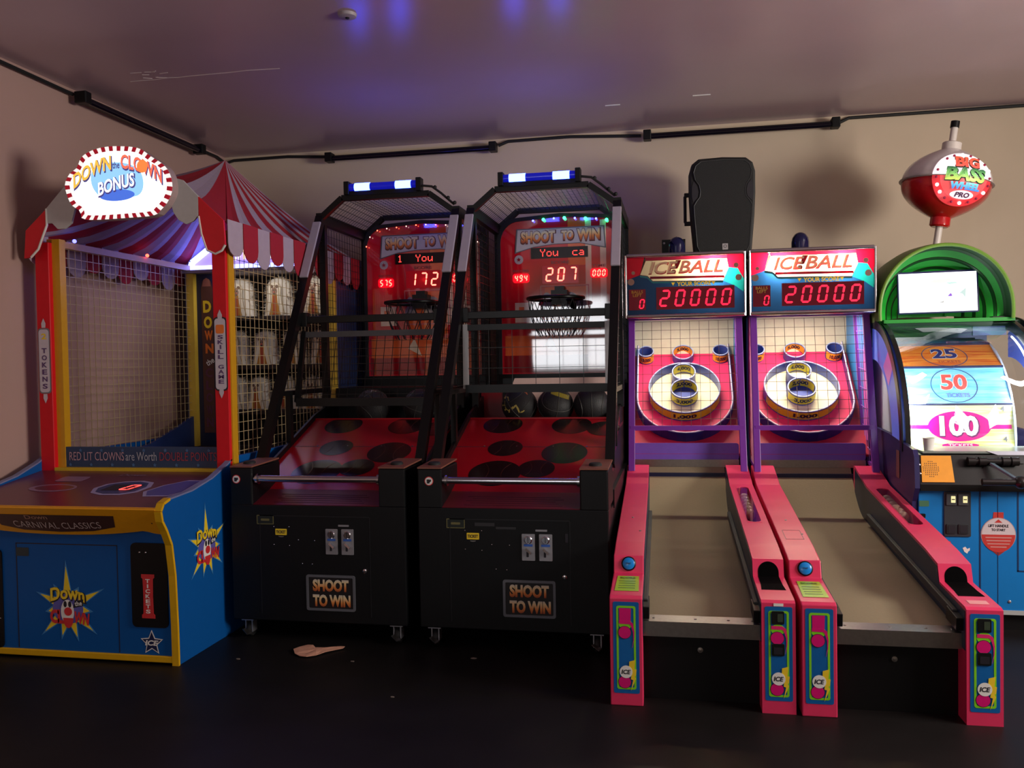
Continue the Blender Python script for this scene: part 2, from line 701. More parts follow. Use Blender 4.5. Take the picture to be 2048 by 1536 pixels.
# ------------------------------------------------------------------ clown throwing booth
def clown_logo(fr, u, v, s, parent):
    """Star burst with lettering and a plain clown face."""
    g = thing_part('clown_logo', parent)
    jit = [1.35, .8, 1.1, .75, 1.2, .95, 1.0, 1.15, .8, 1.3, .7]
    flat(fr, star(u, v, .175 * s, .085 * s, 11, 92, jit), mat('pale_blue_ink', C(60, 130, 190), .5), g, 'burst_edge', .0015)
    flat(fr, star(u, v, .15 * s, .075 * s, 11, 92, jit), INKY, g, 'burst', .0022)
    flat(fr, ell(u, v - .005 * s, .085 * s, .075 * s), mat('violet_ink', C(95, 90, 170), .5), g, 'burst_centre', .003)
    arc = lambda a, b: (a, b - 1.6 / s * a * a)
    text(fr, 'Down', u + .003 * s, v + .072 * s, .20 * s, .075 * s, INK, g, n=.0036, bold=.06, fn=arc)
    text(fr, 'Down', u, v + .075 * s, .19 * s, .066 * s, INKY, g, n=.0044, bold=.03, fn=arc)
    text(fr, 'C', u - .075 * s, v - .045 * s, .05 * s, .07 * s, INKR, g, n=.0044, bold=.05)
    text(fr, 'L', u - .04 * s, v - .045 * s, .035 * s, .07 * s, INKR, g, n=.0044, bold=.05)
    text(fr, 'WN', u + .075 * s, v - .05 * s, .085 * s, .06 * s, INKR, g, n=.0044, bold=.05, rot=-.12)
    flat(fr, [(u + .03 * s, v + .0 * s), (u + .085 * s, v + .012 * s), (u + .088 * s, v + .045 * s), (u + .04 * s, v + .035 * s)], INK, g, 'tag', .0048)
    text(fr, 'the', u + .06 * s, v + .024 * s, .04 * s, .024 * s, INKW, g, n=.0056, rot=.15)
    flat(fr, ell(u - .002 * s, v - .02 * s, .036 * s, .06 * s), INKW, g, 'clown_face', .005)
    flat(fr, ell(u + .002 * s, v - .05 * s, .028 * s, .05 * s, 14, 180, 360), INKR, g, 'clown_mouth', .0058)
    for q in (-1, 1):
        flat(fr, ell(u + q * .013 * s, v + .018 * s, .009 * s, .016 * s, 12), INK, g, 'clown_eye', .0058)
    flat(fr, ell(u + .003 * s, v - .018 * s, .022 * s, .021 * s, 16), INKR, g, 'clown_nose', .0066)


def thing_part(name, parent):
    o = bpy.data.objects.new(name, None)
    COL.objects.link(o)
    o.parent = parent
    o.empty_display_size = .05
    return o


def star_badge(fr, u, v, s, parent):
    g = thing_part('star_badge', parent)
    flat(fr, star(u, v, s, s * .47), INKW, g, 'star_edge', .0015)
    flat(fr, star(u, v, s * .85, s * .38), mat('star_blue_ink', C(12, 24, 72), .5), g, 'star_field', .0022)
    text(fr, 'ICE', u, v, s * 1.15, s * .42, INKW, g, n=.003, bold=.04, shear=.2)


def clown_booth():
    global OFF
    X0, X1, CX = -3.717, -2.473, -3.09
    root = thing('clown_booth', 'blue and yellow carnival throwing booth with red striped tent roof and lit oval sign', 'arcade game', (CX, 3.85, 0))
    OFF = Vector((CX, 3.85, 0))
    Y0 = 3.85
    prof = [(0, .0), (-.002, .2), (-.012, .46), (-.035, .62), (-.075, .70), (-.108, .75), (-.118, .80), (-.095, .835), (-.04, .85), (.16, .862), (.36, .90), (.52, .955), (.60, .99), (2.85, .99), (2.85, 0)]
    for x, sx in ((X0, 1), (X1 - .03, 0)):
        fr = Fr((x, Y0, 0), (0, 1, 0), (0, 0, 1))
        o = MB().prism(fr, prof, 0, .03).build('side_panel', BLUE, root, bevel=.003)
        mb = MB()
        for (a, b), (c, d) in zip(prof[:8], prof[1:9]):
            mb.bar((x + .015, Y0 + a, b), (x + .015, Y0 + c, d), .036, .014, (0, -1, .01))
        mb.build('edge_molding', YELLOW, root)
        mb = MB()
        for (a, b), (c, d) in zip(prof[8:12], prof[9:13]):
            mb.bar((x + .015, Y0 + a, b), (x + .015, Y0 + c, d), .032, .008, (0, -1, .01))
        mb.build('pale_edge', mat('pale_edge_blue', C(120, 125, 165), .4), root)
    # front panel and its print
    ff = Fr((0, Y0 + .005, 0))
    MB().box(X0 + .03, X1 - .03, Y0 + .005, Y0 + .03, .03, .72).build('front_panel', BLUE, root)
    MB().box(X0 + .03, X1 - .03, Y0 - .006, Y0 + .02, .012, .045).build('bottom_trim', YELLOW, root, bevel=.004)
    MB().box(X0 + .03, X1 - .03, Y0 + .03, Y0 + 2.8, .03, .10).build('base_board', BLACK, root)
    mb = MB()
    for (a, b, c, d) in ((-3.40, -3.395, .05, .60), (-2.81, -2.806, .05, .60), (-3.40, -2.806, .597, .602)):
        mb.prism(ff, [(a, c), (b, c), (b, d), (a, d)], 0, .0012)
    mb.build('door_seam', INK, root)
    flat(ff, rr(-3.36, .555, .075, .045, .005), mat('dim_plate', C(40, 55, 60), .4), root, 'coin_plate', .002)
    # fascia with its scalloped lower edge
    fa = Fr((0, 3.735, .80), (1, 0, 0), Vector((0, -.105, .165)))
    W = X1 - X0 - .06
    pts = []
    for i in range(41):
        t = i / 40
        u = X0 + .03 + W * t
        q = abs(t - .5) * 2
        v = -.165 + .06 * q ** 2.2 if q < .82 else -.165 + .06 * .82 ** 2.2 - .022 * math.sin((q - .82) / .18 * PI / 1.6)
        pts.append((u, v))
    pts += [(X1 - .03, .012), (X0 + .03, .012)]
    fo = MB().prism(fa, pts, -.015, .005).build('fascia', mat('fascia_yellow', C(232, 160, 14), .4), root)
    flat(fa, [(-3.44, -.03), (-2.745, -.03), (-2.765, -.105), (-2.9, -.135), (-3.09, -.145), (-3.3, -.135), (-3.42, -.105)], mat('nameplate_maroon', C(70, 42, 38), .4), root, 'name_plate', .007)
    text(fa, 'CARNIVAL CLASSICS', -3.09, -.088, .50, .042, mat('plate_grey_ink', C(190, 170, 165), .5), root, n=.009, bold=.0, fn=lambda a, b: (a, b + .15 * a * a - .012))
    text(fa, 'Down', -3.19, -.045, .13, .026, mat('plate_dim_ink', C(165, 125, 105), .5), root, n=.009)
    screws(fa, [(-2.55, -.075)], .008, INK, root)
    # ticket panel and coin panel
    for (a, b, z0, z1) in ((-2.727, -2.525, .188, .618), (-3.685, -3.483, .045, .565)):
        flat(ff, rr((a + b) / 2, (z0 + z1) / 2, b - a, z1 - z0, .025), BLACK, root, 'ticket_panel' if a > -3 else 'coin_panel', .008, .007)
    screws(Fr((0, Y0 - .003, 0)), [(-2.675, .57), (-2.64, .57), (-3.50, .20)], .005, CHROME, root)
    tb = thing_part('ticket_sign', root)
    pts = [(-.036, .112), (.036, .112), (.036, .095), (.028, .088), (.026, 0), (.028, -.088), (.036, -.095), (.036, -.112), (-.036, -.112), (-.036, -.095), (-.028, -.088), (-.026, 0), (-.028, .088), (-.036, .095)]
    flat(ff, [(-2.632 + a, .348 + b) for a, b in pts], INKR, tb, 'banner', .0115, .003)
    for i, ch in enumerate('TICKETS'):
        text(ff, ch, -2.632, .348 + .078 - i * .0258, .026 if ch != 'I' else .008, .020, INKW, tb, n=.0125, bold=.03)
    clown_logo(ff, -3.10, .27, 1.05, root)
    star_badge(ff, -2.624, .108, .066, root)
    # logo on the right side
    fs = Fr((X1 + .001, Y0, 0), (0, 1, 0), (0, 0, 1))
    clown_logo(fs, .28, .545, 1.0, root)
    # deck
    dk = Fr((0, 3.735, .815), (1, 0, 0), Vector((0, .64, .09)))
    MB().prism(dk, [(X0 + .03, 0), (X1 - .03, 0), (X1 - .03, .78), (X0 + .03, .78)], -.02, 0).build('deck', DECK, root)

    def dl(x, y):
        return (x, (y - 3.735) / .64 * math.hypot(.64, .09))
    dv = thing_part('score_window', root)
    shp = [(-3.04, 3.97), (-3.08, 4.05), (-3.06, 4.13), (-2.99, 4.18), (-2.88, 4.20), (-2.80, 4.17), (-2.765, 4.09), (-2.78, 3.99), (-2.85, 3.94), (-2.96, 3.935)]
    flat(dk, [dl(*p) for p in shp], mat('label_lilac', C(165, 155, 195), .35), dv, 'label_edge', .002)
    cxm, cym = -2.92, 4.065
    flat(dk, [dl(cxm + (a - cxm) * .84, cym + (b - cym) * .84) for a, b in shp], mat('label_blue', C(45, 55, 110), .35), dv, 'label_field', .003)
    flat(dk, [dl(*p) for p in ((-3.01, 4.01), (-2.83, 4.01), (-2.82, 4.12), (-3.0, 4.12))], INK, dv, 'display', .004)
    u, v = dl(-2.87, 4.065)
    seg_digit(dk, '0', u, v, .058, .095, LED, dv, n=.006, sl=.35, th=.10)
    shp = [(-2.70, 3.92), (-2.75, 4.0), (-2.71, 4.12), (-2.62, 4.22), (-2.53, 4.22), (-2.515, 4.0), (-2.56, 3.93)]
    flat(dk, [dl(*p) for p in shp], mat('label_lilac', C(165, 155, 195), .35), root, 'right_label_edge', .002)
    flat(dk, [dl(-2.63 + (a + 2.63) * .84, 4.06 + (b - 4.06) * .88) for a, b in shp], mat('label_violet', C(80, 75, 150), .35), root, 'right_label', .003)
    lav = mat('label_mauve', C(140, 105, 130), .4)
    u, v = dl(-3.33, 4.05)
    flat(dk, ell(u, v, .14, .07), lav, root, 'left_label_edge', .002)
    flat(dk, ell(u + .01, v, .115, .05), DECK, root, 'left_label', .003)
    flat(dk, rr(dl(-3.34, 4.2)[0], dl(-3.34, 4.22)[1], .17, .10, .02), lav, root, 'instruction_label', .0025)
    text(dk, 'Down', dl(-3.02, 4.31)[0], dl(-3.02, 4.31)[1], .16, .045, lav, root, n=.002)
    # posts
    post = mat('post_red', C(215, 16, 32), .4, spec=.35)
    for (xa, xb, s) in ((-3.69, -3.60, -1), (-2.556, -2.472, 1)):
        p = MB().box(xa, xb, 4.40, 4.49, .86, 2.25).build('post', post, root, bevel=.004)
        mb = MB()
        if s < 0:
            mb.box(xb, xb + .05, 4.43, 4.48, .86, 2.27)
        else:
            mb.box(xb, xb + .008, 4.42, 4.48, .9, 2.25)
        mb.build('post_edge', GOLD, root)
        fp = Fr(((xa + xb) / 2, 4.40, 0))
        zc = 1.555
        b = thing_part('token_badge' if s < 0 else 'skill_badge', root)
        pl = rr(0, zc, .066, .37, .018) if s < 0 else rr(0, zc + .02, .066, .40, .018)
        zz = zc if s < 0 else zc + .02
        flat(fp, [(a * 1.2, zz + (q - zz) * 1.04) for a, q in pl], INK if s > 0 else INKGR, b, 'badge_edge', .002)
        flat(fp, pl, mat('badge_white', C(205, 195, 205), .45), b, 'badge', .004)
        for e in (1, -1):
            flat(fp, [(-.012, zz + e * .195), (.012, zz + e * .195), (.014, zz + e * .22), (0, zz + e * .25), (-.014, zz + e * .22)], mat('badge_white', C(205, 195, 205), .45), b, 'finial', .003)
        word = '2 TOKENS' if s < 0 else '  SKILL GAME'
        m = mat('badge_purple_ink', C(90, 60, 110), .5)
        n = len(word)
        st = .335 / n
        for i, ch in enumerate(word):
            if ch == ' ':
                continue
            mm = INKY if ch == '2' else m
            text(fp, ch, .002, zz + .165 - (i + .5) * st, (.034 if ch != 'I' else .009), min(st * .82, .05 if ch == '2' else .03), mm, b, n=.005, bold=.03)
        if s > 0:
            flat(fp, rr(0, zz + .14, .05, .05, .01), INKO, b, 'badge_drawing', .005)
    # message board between the posts
    fm = Fr((0, 4.43, 0))
    MB().box(-3.60, -2.556, 4.395, 4.46, .868, .926).build('front_rail', mat('rail_yellow', C(205, 170, 35), .4), root, bevel=.003)
    MB().box(-3.60, -2.556, 4.435, 4.45, .905, 1.045).build('message_board', mat('message_blue', C(40, 62, 95), .35), root)
    f2 = Fr((0, 4.434, 0))
    stw = mat('message_pink', C(190, 150, 160), .5)
    text(f2, 'RED LIT CLOWNS', -3.345, .990, .36, .050, stw, root, n=.002, bold=.0)
    text(f2, 'are Worth', -3.055, .990, .20, .050, mat('message_white', C(175, 175, 185), .5), root, n=.002, bold=.0)
    text(f2, 'DOUBLE POINTS', -2.755, .990, .36, .050, mat('message_red', C(150, 55, 70), .5), root, n=.002, bold=.0)
    sm = mat('message_star_ink', C(70, 105, 150), .5)
    for i in range(14):
        flat(f2, star(-3.52 + i * .069, 1.025 if i % 2 else .94, .012, .006), sm, root, 'printed_star', .0016)
    # side walls: wire grids, rails, boards
    wire = mat('cream_wire', C(205, 185, 140), .4, .3)
    for x, s in ((-3.63, -1), (-2.50, 1)):
        grid(MB(), lambda a, b: (x, a, b), 4.50, 5.93, .90, 2.235, .056, .056, .0022).build('wire_grid', wire, root)
        MB().box(x - .02, x + .02, 4.45, 6.0, 2.235, 2.275).build('top_rail', GOLD, root)
        fb = Fr((x - .012, 0, 0), (0, 1, 0), (0, 0, 1))
        MB().prism(fb, [(4.5, .86), (5.92, .86), (5.92, 1.13), (5.70, 1.06), (5.36, .97), (4.5, .90)], 0, .024).build('side_board', mat('side_board_blue', C(32, 52, 105), .5), root)
        MB().box(x - .02, x + .035, 5.915, 5.97, .9, 2.24).build('rear_post', mat('rear_post_yellow', C(225, 190, 70), .4), root)
    MB().box(-3.66, -2.5, 4.5, 5.95, .85, .875).build('play_floor', mat('dark_play_floor', C(22, 22, 34), .35), root)
    # rear cabinet
    dark = mat('dark_maroon_cloth', C(34, 18, 18), .8)
    blu = mat('rear_panel_blue', C(45, 62, 110), .5)
    MB().box(-3.70, -3.67, 5.97, 6.72, .0, 2.25).build('rear_side_panel', blu, root)
    MB().box(-2.50, -2.474, 5.97, 6.72, .0, 2.25).build('rear_side_panel', blu, root)
    MB().box(-3.70, -2.474, 6.62, 6.72, .0, 2.25).build('rear_panel', dark, root)
    MB().box(-3.67, -2.50, 5.95, 6.62, .86, .90).build('rear_floor', dark, root)
    MB().box(-3.67, -2.50, 5.87, 6.62, 2.215, 2.238).build('rear_top', mat('header_ledge', C(150, 140, 150), .6), root)
    al = bpy.data.lights.new('shelf_fill_light', 'AREA')  # added fill light that brightens the clown targets, not a known lamp
    al.shape = 'RECTANGLE'
    al.size, al.size_y, al.energy, al.color = .9, .04, 1.3, (1, .93, .84)
    ao = bpy.data.objects.new('shelf_fill_light', al)
    COL.objects.link(ao)
    ao.parent = root
    ao.location = (.12, 5.90 - 3.85, 2.205)
    ao.rotation_euler = (math.radians(22), 0, 0)
    # lettered pillar
    fp = Fr((0, 5.96, 0))
    MB().box(-3.60, -3.425, 5.96, 5.99, .9, 2.215).build('banner_board', NAVY, root)
    pb = thing_part('clown_banner', root)
    flat(fp, [(-3.555, 1.0), (-3.465, 1.0), (-3.462, 2.10), (-3.475, 2.16), (-3.51, 2.185), (-3.545, 2.16), (-3.557, 2.10)], mat('banner_brown', C(88, 50, 42), .5), pb, 'pillar', .002)
    flat(fp, [(-3.545, 2.12), (-3.475, 2.12), (-3.485, 2.17), (-3.51, 2.185), (-3.535, 2.17)], mat('pillar_tip_ink', C(150, 90, 80), .5), pb, 'pillar_tip', .003)
    for i, (ch, z, m) in enumerate((('D', 1.965, INKY), ('O', 1.845, INKY), ('W', 1.745, INKO), ('N', 1.645, INKO))):
        text(fp, ch, -3.508 + .004 * i, z, .068, .092 if i < 2 else .075, m, pb, n=.004, bold=.05)
    text(fp, 'the', -3.495, 1.545, .07, .045, INKW, pb, n=.004, rot=.5)
    for i, ch in enumerate('CLOWN'):
        text(fp, ch, -3.505, 1.46 - i * .095, .055, .07, mat('banner_violet_ink', C(95, 45, 75), .5), pb, n=.004, bold=.03)
    # lit header inside the booth
    nb = thing_part('lit_header', root)
    fh = Fr((0, 5.93, 0))
    hdr = [(-3.615, 2.255), (-2.53, 2.255), (-2.53, 2.29), (-2.70, 2.425), (-3.42, 2.425), (-3.60, 2.30)]
    MB().prism(fh, hdr, -.05, -.01).build('header_panel', glow('header_art', (.40, .28, .85, 1), 1.0), nb)
    mb = MB()
    k = len(hdr)
    for i in range(k):
        mb.bar(fh.P(*hdr[i], .01), fh.P(*hdr[(i + 1) % k], .01), .035, .03, (0, 1, 0))
    mb.build('light_frame', glow('header_tube', (.16, .20, 1, 1), 9), nb)
    for i, (ch, m) in enumerate((('D', 0), ('O', 1), ('W', 2), ('N', 0), ('C', 1), ('L', 2), ('O', 0), ('W', 1), ('N', 2))):
        text(fh, ch, -3.40 + i * .085, 2.335 + .025 * math.sin(i / 8 * PI), 
             .075, .10, glow('header_letter_%d' % m, ((1, .55, .35, 1), (1, .75, .5, 1), (.95, .9, 1, 1))[m], 2.2), nb, n=.006, bold=.05)
    # shelves with the fluffy clown targets
    for z in (1.885, 1.51, 1.165):
        MB().box(-3.42, -2.52, 6.02, 6.6, z - .03, z).build('shelf', dark, root)
    fur = mat('white_fur', C(222, 214, 204), .9)
    rnd = random.Random(5)

    def target(cx, cz, h, w_):
        g = thing_part('clown_target', root)
        mb = MB()
        prf = [(.54, 0), (.52, .12), (.47, .35), (.44, .55), (.44, .70), (.38, .86), (.24, .96), (0, 1)]
        n = 18
        vs, fs = [], []
        for r, t in prf:
            for j in range(n):
                a = 2 * PI * j / n
                vs.append((cx + r * w_ * math.cos(a), 6.16 + r * w_ * .55 * math.sin(a), cz + t * h))
        for i in range(len(prf) - 1):
            for j in range(n):
                fs.append((i * n + j, i * n + (j + 1) % n, (i + 1) * n + (j + 1) % n, (i + 1) * n + j))
        mb.add(vs, fs)
        for _ in range(650):
            t = rnd.random() ** .9
            k = min(int(t * 7), 6)
            for i in range(7):
                if prf[i][1] <= t <= prf[i + 1][1]:
                    k = i
            q = (t - prf[k][1]) / (prf[k + 1][1] - prf[k][1])
            r = prf[k][0] * (1 - q) + prf[k + 1][0] * q
            a = rnd.uniform(0, 2 * PI)
            if math.sin(a) < -.72 and r > .1:
                continue
            d = Vector((math.cos(a), .55 * math.sin(a), .25 if t > .8 else -.1)).normalized()
            p = Vector((cx + r * w_ * math.cos(a), 6.16 + r * w_ * .55 * math.sin(a), cz + t * h))
            s = Vector((-d.y, d.x, rnd.uniform(-.5, .5))).normalized() * .0045
            L = rnd.uniform(.015, .045)
            mb.add([p - s, p + s, p + d * L + Vector((0, 0, rnd.uniform(-.012, .01)))], [(0, 1, 2)])
        mb.build('fur', fur, g)
        fq = Fr((cx, 6.16 - w_ * .55 * .54 - .012, cz))

        def outline(k, zb):
            L = [(-.30 * k, zb), (-.22 * k, .3), (-.17 * k, .55), (-.19 * k, .7), (-.14 * k, .78 + .03 * k), (0, .82 + .04 * k)]
            R = [(-a, b) for a, b in L[:-1]][::-1]
            return [(a * w_, b * h) for a, b in L + R]
        flat(fq, outline(1.2, .02), mat('target_tan_line', C(160, 140, 110), .6), g, 'printed_edge', .002)
        flat(fq, outline(1.1, .02), mat('target_cream', C(214, 204, 188), .6), g, 'printed_front', .003)
        flat(fq, [(a * w_, b * h) for a, b in ((-.2, .02), (.2, .02), (.1, .34), (.08, .55), (-.08, .55), (-.1, .34))], mat('target_ochre_ink', C(170, 115, 40), .6), g, 'clown_suit', .004)
        flat(fq, [(a * w_, b * h) for a, b in ((-.06, .02), (.06, .02), (.05, .5), (-.05, .5))], mat('target_rust_ink', C(160, 65, 35), .6), g, 'suit_front', .005)
        flat(fq, ell(0, .62 * h, .10 * w_, .1 * h, 14), mat('target_face_ink', C(150, 118, 100), .6), g, 'clown_face', .005)
        for q in (-1, 1):
            flat(fq, ell(q * .085 * w_, .74 * h, .05 * w_, .045 * h, 10), mat('target_brown_ink', C(105, 78, 62), .6), g, 'clown_hair', .0055)
            flat(fq, ell(q * .035 * w_, .65 * h, .016 * w_, .02 * h, 8), INK, g, 'clown_eye', .006)
        flat(fq, ell(0, .60 * h, .025 * w_, .02 * h, 10), INKR, g, 'clown_nose', .0065)
        flat(fq, ell(0, .555 * h, .04 * w_, .018 * h, 10), INK, g, 'clown_mouth', .006)
    for cx in (-3.33, -3.01, -2.70):
        target(cx, 1.89, .30, .235)
    for cx in (-3.37, -3.13, -2.89, -2.65):
        target(cx, 1.515, .265, .215)
    for cx in (-3.38, -3.19, -2.97, -2.74):
        target(cx, 1.17, .25, .20)
    # tent roof
    red = mat('tent_red', C(165, 24, 42), .8)
    wht = mat('tent_white', C(178, 160, 176), .8)
    PK = Vector((-3.10, 5.55, 2.96))
    ex0, ex1, ey0, ey1, ez = -3.72, -2.44, 4.38, 6.70, 2.31

    def roof_side(a, b, n, zfun, flip):
        mb = MB()
        K = 8
        for i in range(n):
            mb.m = (i + flip) % 2
            S = 2
            vs, fs = [], []
            for s in range(S + 1):
                t0 = (i + s / S) / n
                e = Vector(a).lerp(Vector(b), t0)
                z0 = zfun(t0)
                for k in range(K + 1):
                    t = k / K
                    sag = .012 * math.sin(s / S * PI) * (1 - t)
                    vs.append((e.x + (PK.x - e.x) * t, e.y + (PK.y - e.y) * t, z0 + (PK.z - z0) * t ** 1.35 - sag))
            for s in range(S):
                for k in range(K):
                    q = s * (K + 1) + k
                    fs.append((q, q + K + 1, q + K + 2, q + 1))
            mb.add(vs, fs)
        o = mb.build('tent_roof', [red, wht], root)
        so = o.modifiers.new('cloth', 'SOLIDIFY')
        so.thickness = .004
        return o
    arch = lambda t: 2.30 + .29 * math.sin(PI * min(max(t, 0), 1)) ** .8
    roof_side((ex1, ey0, 0), (ex1, ey1, 0), 14, lambda t: ez, 0)
    roof_side((ex0, ey1, 0), (ex0, ey0, 0), 14, lambda t: ez, 0)
    roof_side((ex0, ey0, 0), (ex1, ey0, 0), 7, arch, 0)
    roof_side((ex1, ey1, 0), (ex0, ey1, 0), 7, lambda t: ez, 0)
    # hanging flaps of the sides
    for (x, s) in ((ex1, 1), (ex0, -1)):
        for i in range(14):
            y0, y1 = ey0 + (ey1 - ey0) * i / 14, ey0 + (ey1 - ey0) * (i + 1) / 14
            fl = Fr((x + s * (.006 if i % 2 else .0), (y0 + y1) / 2, ez), (0, s, 0), (0, 0, 1))
            hw = (y1 - y0) / 2 * 1.04
            ln = .185 + .02 * ((i * 7) % 3)
            pts = [(-hw, .015)] + [(-hw * math.cos(a), -ln * .62 - ln * .38 * math.sin(a)) for a in [PI * q / 8 for q in range(9)]] + [(hw, .015)]
            MB().prism(fl, pts, -.002, .002).build('valance_flap', (red, wht)[(i + 1) % 2] if True else red, root)
    # stiff arched front flaps with white piping
    gr = mat('flap_white', C(190, 186, 184), .5)
    rd = mat('flap_red', C(215, 22, 35), .45)
    fv = Fr((0, 4.335, 0))
    flaps = [(rd, [(-3.70, 2.15), (-3.685, 2.31), (-3.545, 2.43), (-3.545, 2.335), (-3.57, 2.28), (-3.605, 2.20), (-3.655, 2.155)]),
             (gr, [(-3.547, 2.43), (-3.43, 2.545), (-3.35, 2.57), (-3.352, 2.44), (-3.385, 2.34), (-3.43, 2.31), (-3.475, 2.31), (-3.51, 2.345), (-3.547, 2.345)]),
             (rd, [(-3.352, 2.58), (-3.10, 2.63), (-3.10, 2.40), (-3.2, 2.36), (-3.3, 2.40)]),
             (gr, [(-3.10, 2.63), (-2.85, 2.60), (-2.84, 2.45), (-2.9, 2.38), (-3.02, 2.38)]),
             (gr, [(-2.76, 2.57), (-2.678, 2.545), (-2.585, 2.45), (-2.588, 2.345), (-2.62, 2.315), (-2.665, 2.30), (-2.71, 2.325), (-2.74, 2.37), (-2.765, 2.46)]),
             (rd, [(-2.587, 2.45), (-2.436, 2.31), (-2.43, 2.175), (-2.45, 2.145), (-2.49, 2.128), (-2.54, 2.15), (-2.57, 2.24), (-2.585, 2.34)])]
    for m, pts in flaps:
        MB().prism(fv, pts, -.008, .008).build('front_flap', m, root, bevel=.002)
    for pts in (flaps[0][1][2:], flaps[5][1][2:]):
        MB().tube([fv.P(*a, .006) for a in pts], .0065, 6).build('flap_piping', WHITE, root, smooth=True)
    # the lit oval sign
    sp = [(-3.036, 2.739), (-2.906, 2.721), (-2.829, 2.671), (-2.751, 2.618), (-2.712, 2.555), (-2.706, 2.478), (-2.736, 2.415), (-2.773, 2.378), (-2.815, 2.348), (-2.94, 2.341), (-3.241, 2.343), (-3.276, 2.391), (-3.327, 2.426), (-3.355, 2.48), (-3.368, 2.547), (-3.336, 2.604), (-3.29, 2.634), (-3.259, 2.691), (-3.198, 2.723), (-3.124, 2.738)]
    cx_, cz_ = -3.037, 2.53

    def spl(pts, n):
        P = [Vector((a, b)) for a, b in pts]
        k = len(P)
        out = []
        for i in range(k):
            p0, p1, p2, p3 = P[i - 1], P[i], P[(i + 1) % k], P[(i + 2) % k]
            for j in range(n):
                t = j / n
                out.append(.5 * ((2 * p1) + (p2 - p0) * t + (2 * p0 - 5 * p1 + 4 * p2 - p3) * t * t + (3 * p1 - p0 - 3 * p2 + p3) * t ** 3))
        return out
    fine = spl(sp, 10)
    # even steps round the rim
    L = [0]
    for i in range(len(fine)):
        L.append(L[-1] + (fine[(i + 1) % len(fine)] - fine[i]).length)
    N = 70
    rim = []
    for q in range(N):
        d = L[-1] * q / N
        i = max(j for j in range(len(fine)) if L[j] <= d)
        t = (d - L[i]) / max(1e-9, L[i + 1] - L[i])
        p = fine[i].lerp(fine[(i + 1) % len(fine)], t)
        rim.append((p.x, p.y))
    inn = [(cx_ + (a - cx_) * .91, cz_ + (b - cz_) * .875) for a, b in rim]
    sg = thing_part('lit_sign', root)
    fs_ = Fr((0, 4.27, 0))
    MB().prism(fs_, rim, -.06, 0).build('sign_case', mat('sign_case_grey', C(175, 150, 150), .4), sg)
    redg = mat('sign_red', C(190, 20, 45), .4, emit=C(190, 20, 45), es=.35)
    mb = MB()
    for i in range(N):
        mb.m = i % 2
        j = (i + 1) % N
        vs = [fs_.P(*rim[i], .0), fs_.P(*rim[j], .0), fs_.P(*rim[j], .006), fs_.P(*rim[i], .006), fs_.P(*inn[i], .006), fs_.P(*inn[j], .006)]
        mb.add(vs, [(0, 1, 2, 3), (3, 2, 5, 4)])
    mb.build('checkered_rim', [redg, glow('sign_white_rim', (1, .93, .9, 1), .9)], sg)
    MB().prism(fs_, inn, 0, .004).build('sign_face', glow('sign_white', (1.0, .98, .97, 1), 1.9), sg)
    blob = [(-.15, .10), (-.05, .135), (.06, .125), (.14, .08), (.16, .0), (.125, -.055), (.02, -.06), (-.08, -.065), (-.14, -.02), (-.165, .04)]
    bl = spl([(cx_ + a, cz_ - .015 + b) for a, b in blob], 5)
    flat(fs_, [(p.x, p.y) for p in bl], glow('sign_sky', (.30, .62, 1.0, 1), 1.0), sg, 'blue_cloud', .006)
    flat(fs_, ell(cx_ - .005, cz_ - .062, .11, .032), glow('sign_blue', (.08, .20, .85, 1), .8), sg, 'blue_shade', .0068)
    arcf = lambda a, b: (a, b - 1.15 * a * a)
    navy = glow('sign_navy', (.10, .09, .35, 1), .5)
    for (s, x, z, wd, m) in (('DOWN', -.155, .092, .24, glow('sign_amber', (1, .55, .07, 1), .95)), ('CLOWN', .15, .093, .25, glow('sign_coral', (1, .18, .10, 1), .9))):
        f = (lambda x0: (lambda a, b: (a, b - 1.3 * (a + x0) ** 2 + 1.3 * x0 * x0)))(x)
        z += -1.3 * x * x + .03
        text(fs_, s, cx_ + x + .004, cz_ + z - .006, wd * 1.02, .088, navy, sg, n=.0075, bold=.03, fn=f)
        text(fs_, s, cx_ + x, cz_ + z, wd, .08, m, sg, n=.009, bold=.03, fn=f)
    flat(fs_, ell(cx_ + .158, cz_ + .088, .033, .036), glow('sign_orange', (1, .25, .06, 1), .95), sg, 'balloon_letter', .0105)
    text(fs_, 'the', cx_ - .005, cz_ + .105, .045, .04, navy, sg, n=.0085)
    text(fs_, 'BONUS', cx_ - .003, cz_ + .0, .235, .085, navy, sg, n=.0085, bold=.07, fn=lambda a, b: (a, b + .2 * a - .6 * a * a))
    text(fs_, 'BONUS', cx_ - .006, cz_ + .004, .225, .075, glow('sign_letter_white', (1, 1, 1, 1), 1.3), sg, n=.0105, bold=.02, fn=lambda a, b: (a, b + .2 * a - .6 * a * a))
    # small spots on the inner rail
    for (y, c) in ((4.62, (.08, .08, 1, 1)), (5.35, (1, .06, .03, 1))):
        MB().sphere((-3.595, y, 2.285), .012, n=8, k=6).build('rail_light', glow('rail_blue' if c[2] > .5 else 'rail_red', c, 8), root, smooth='all')
    OFF = Vector((0, 0, 0))


clown_booth()


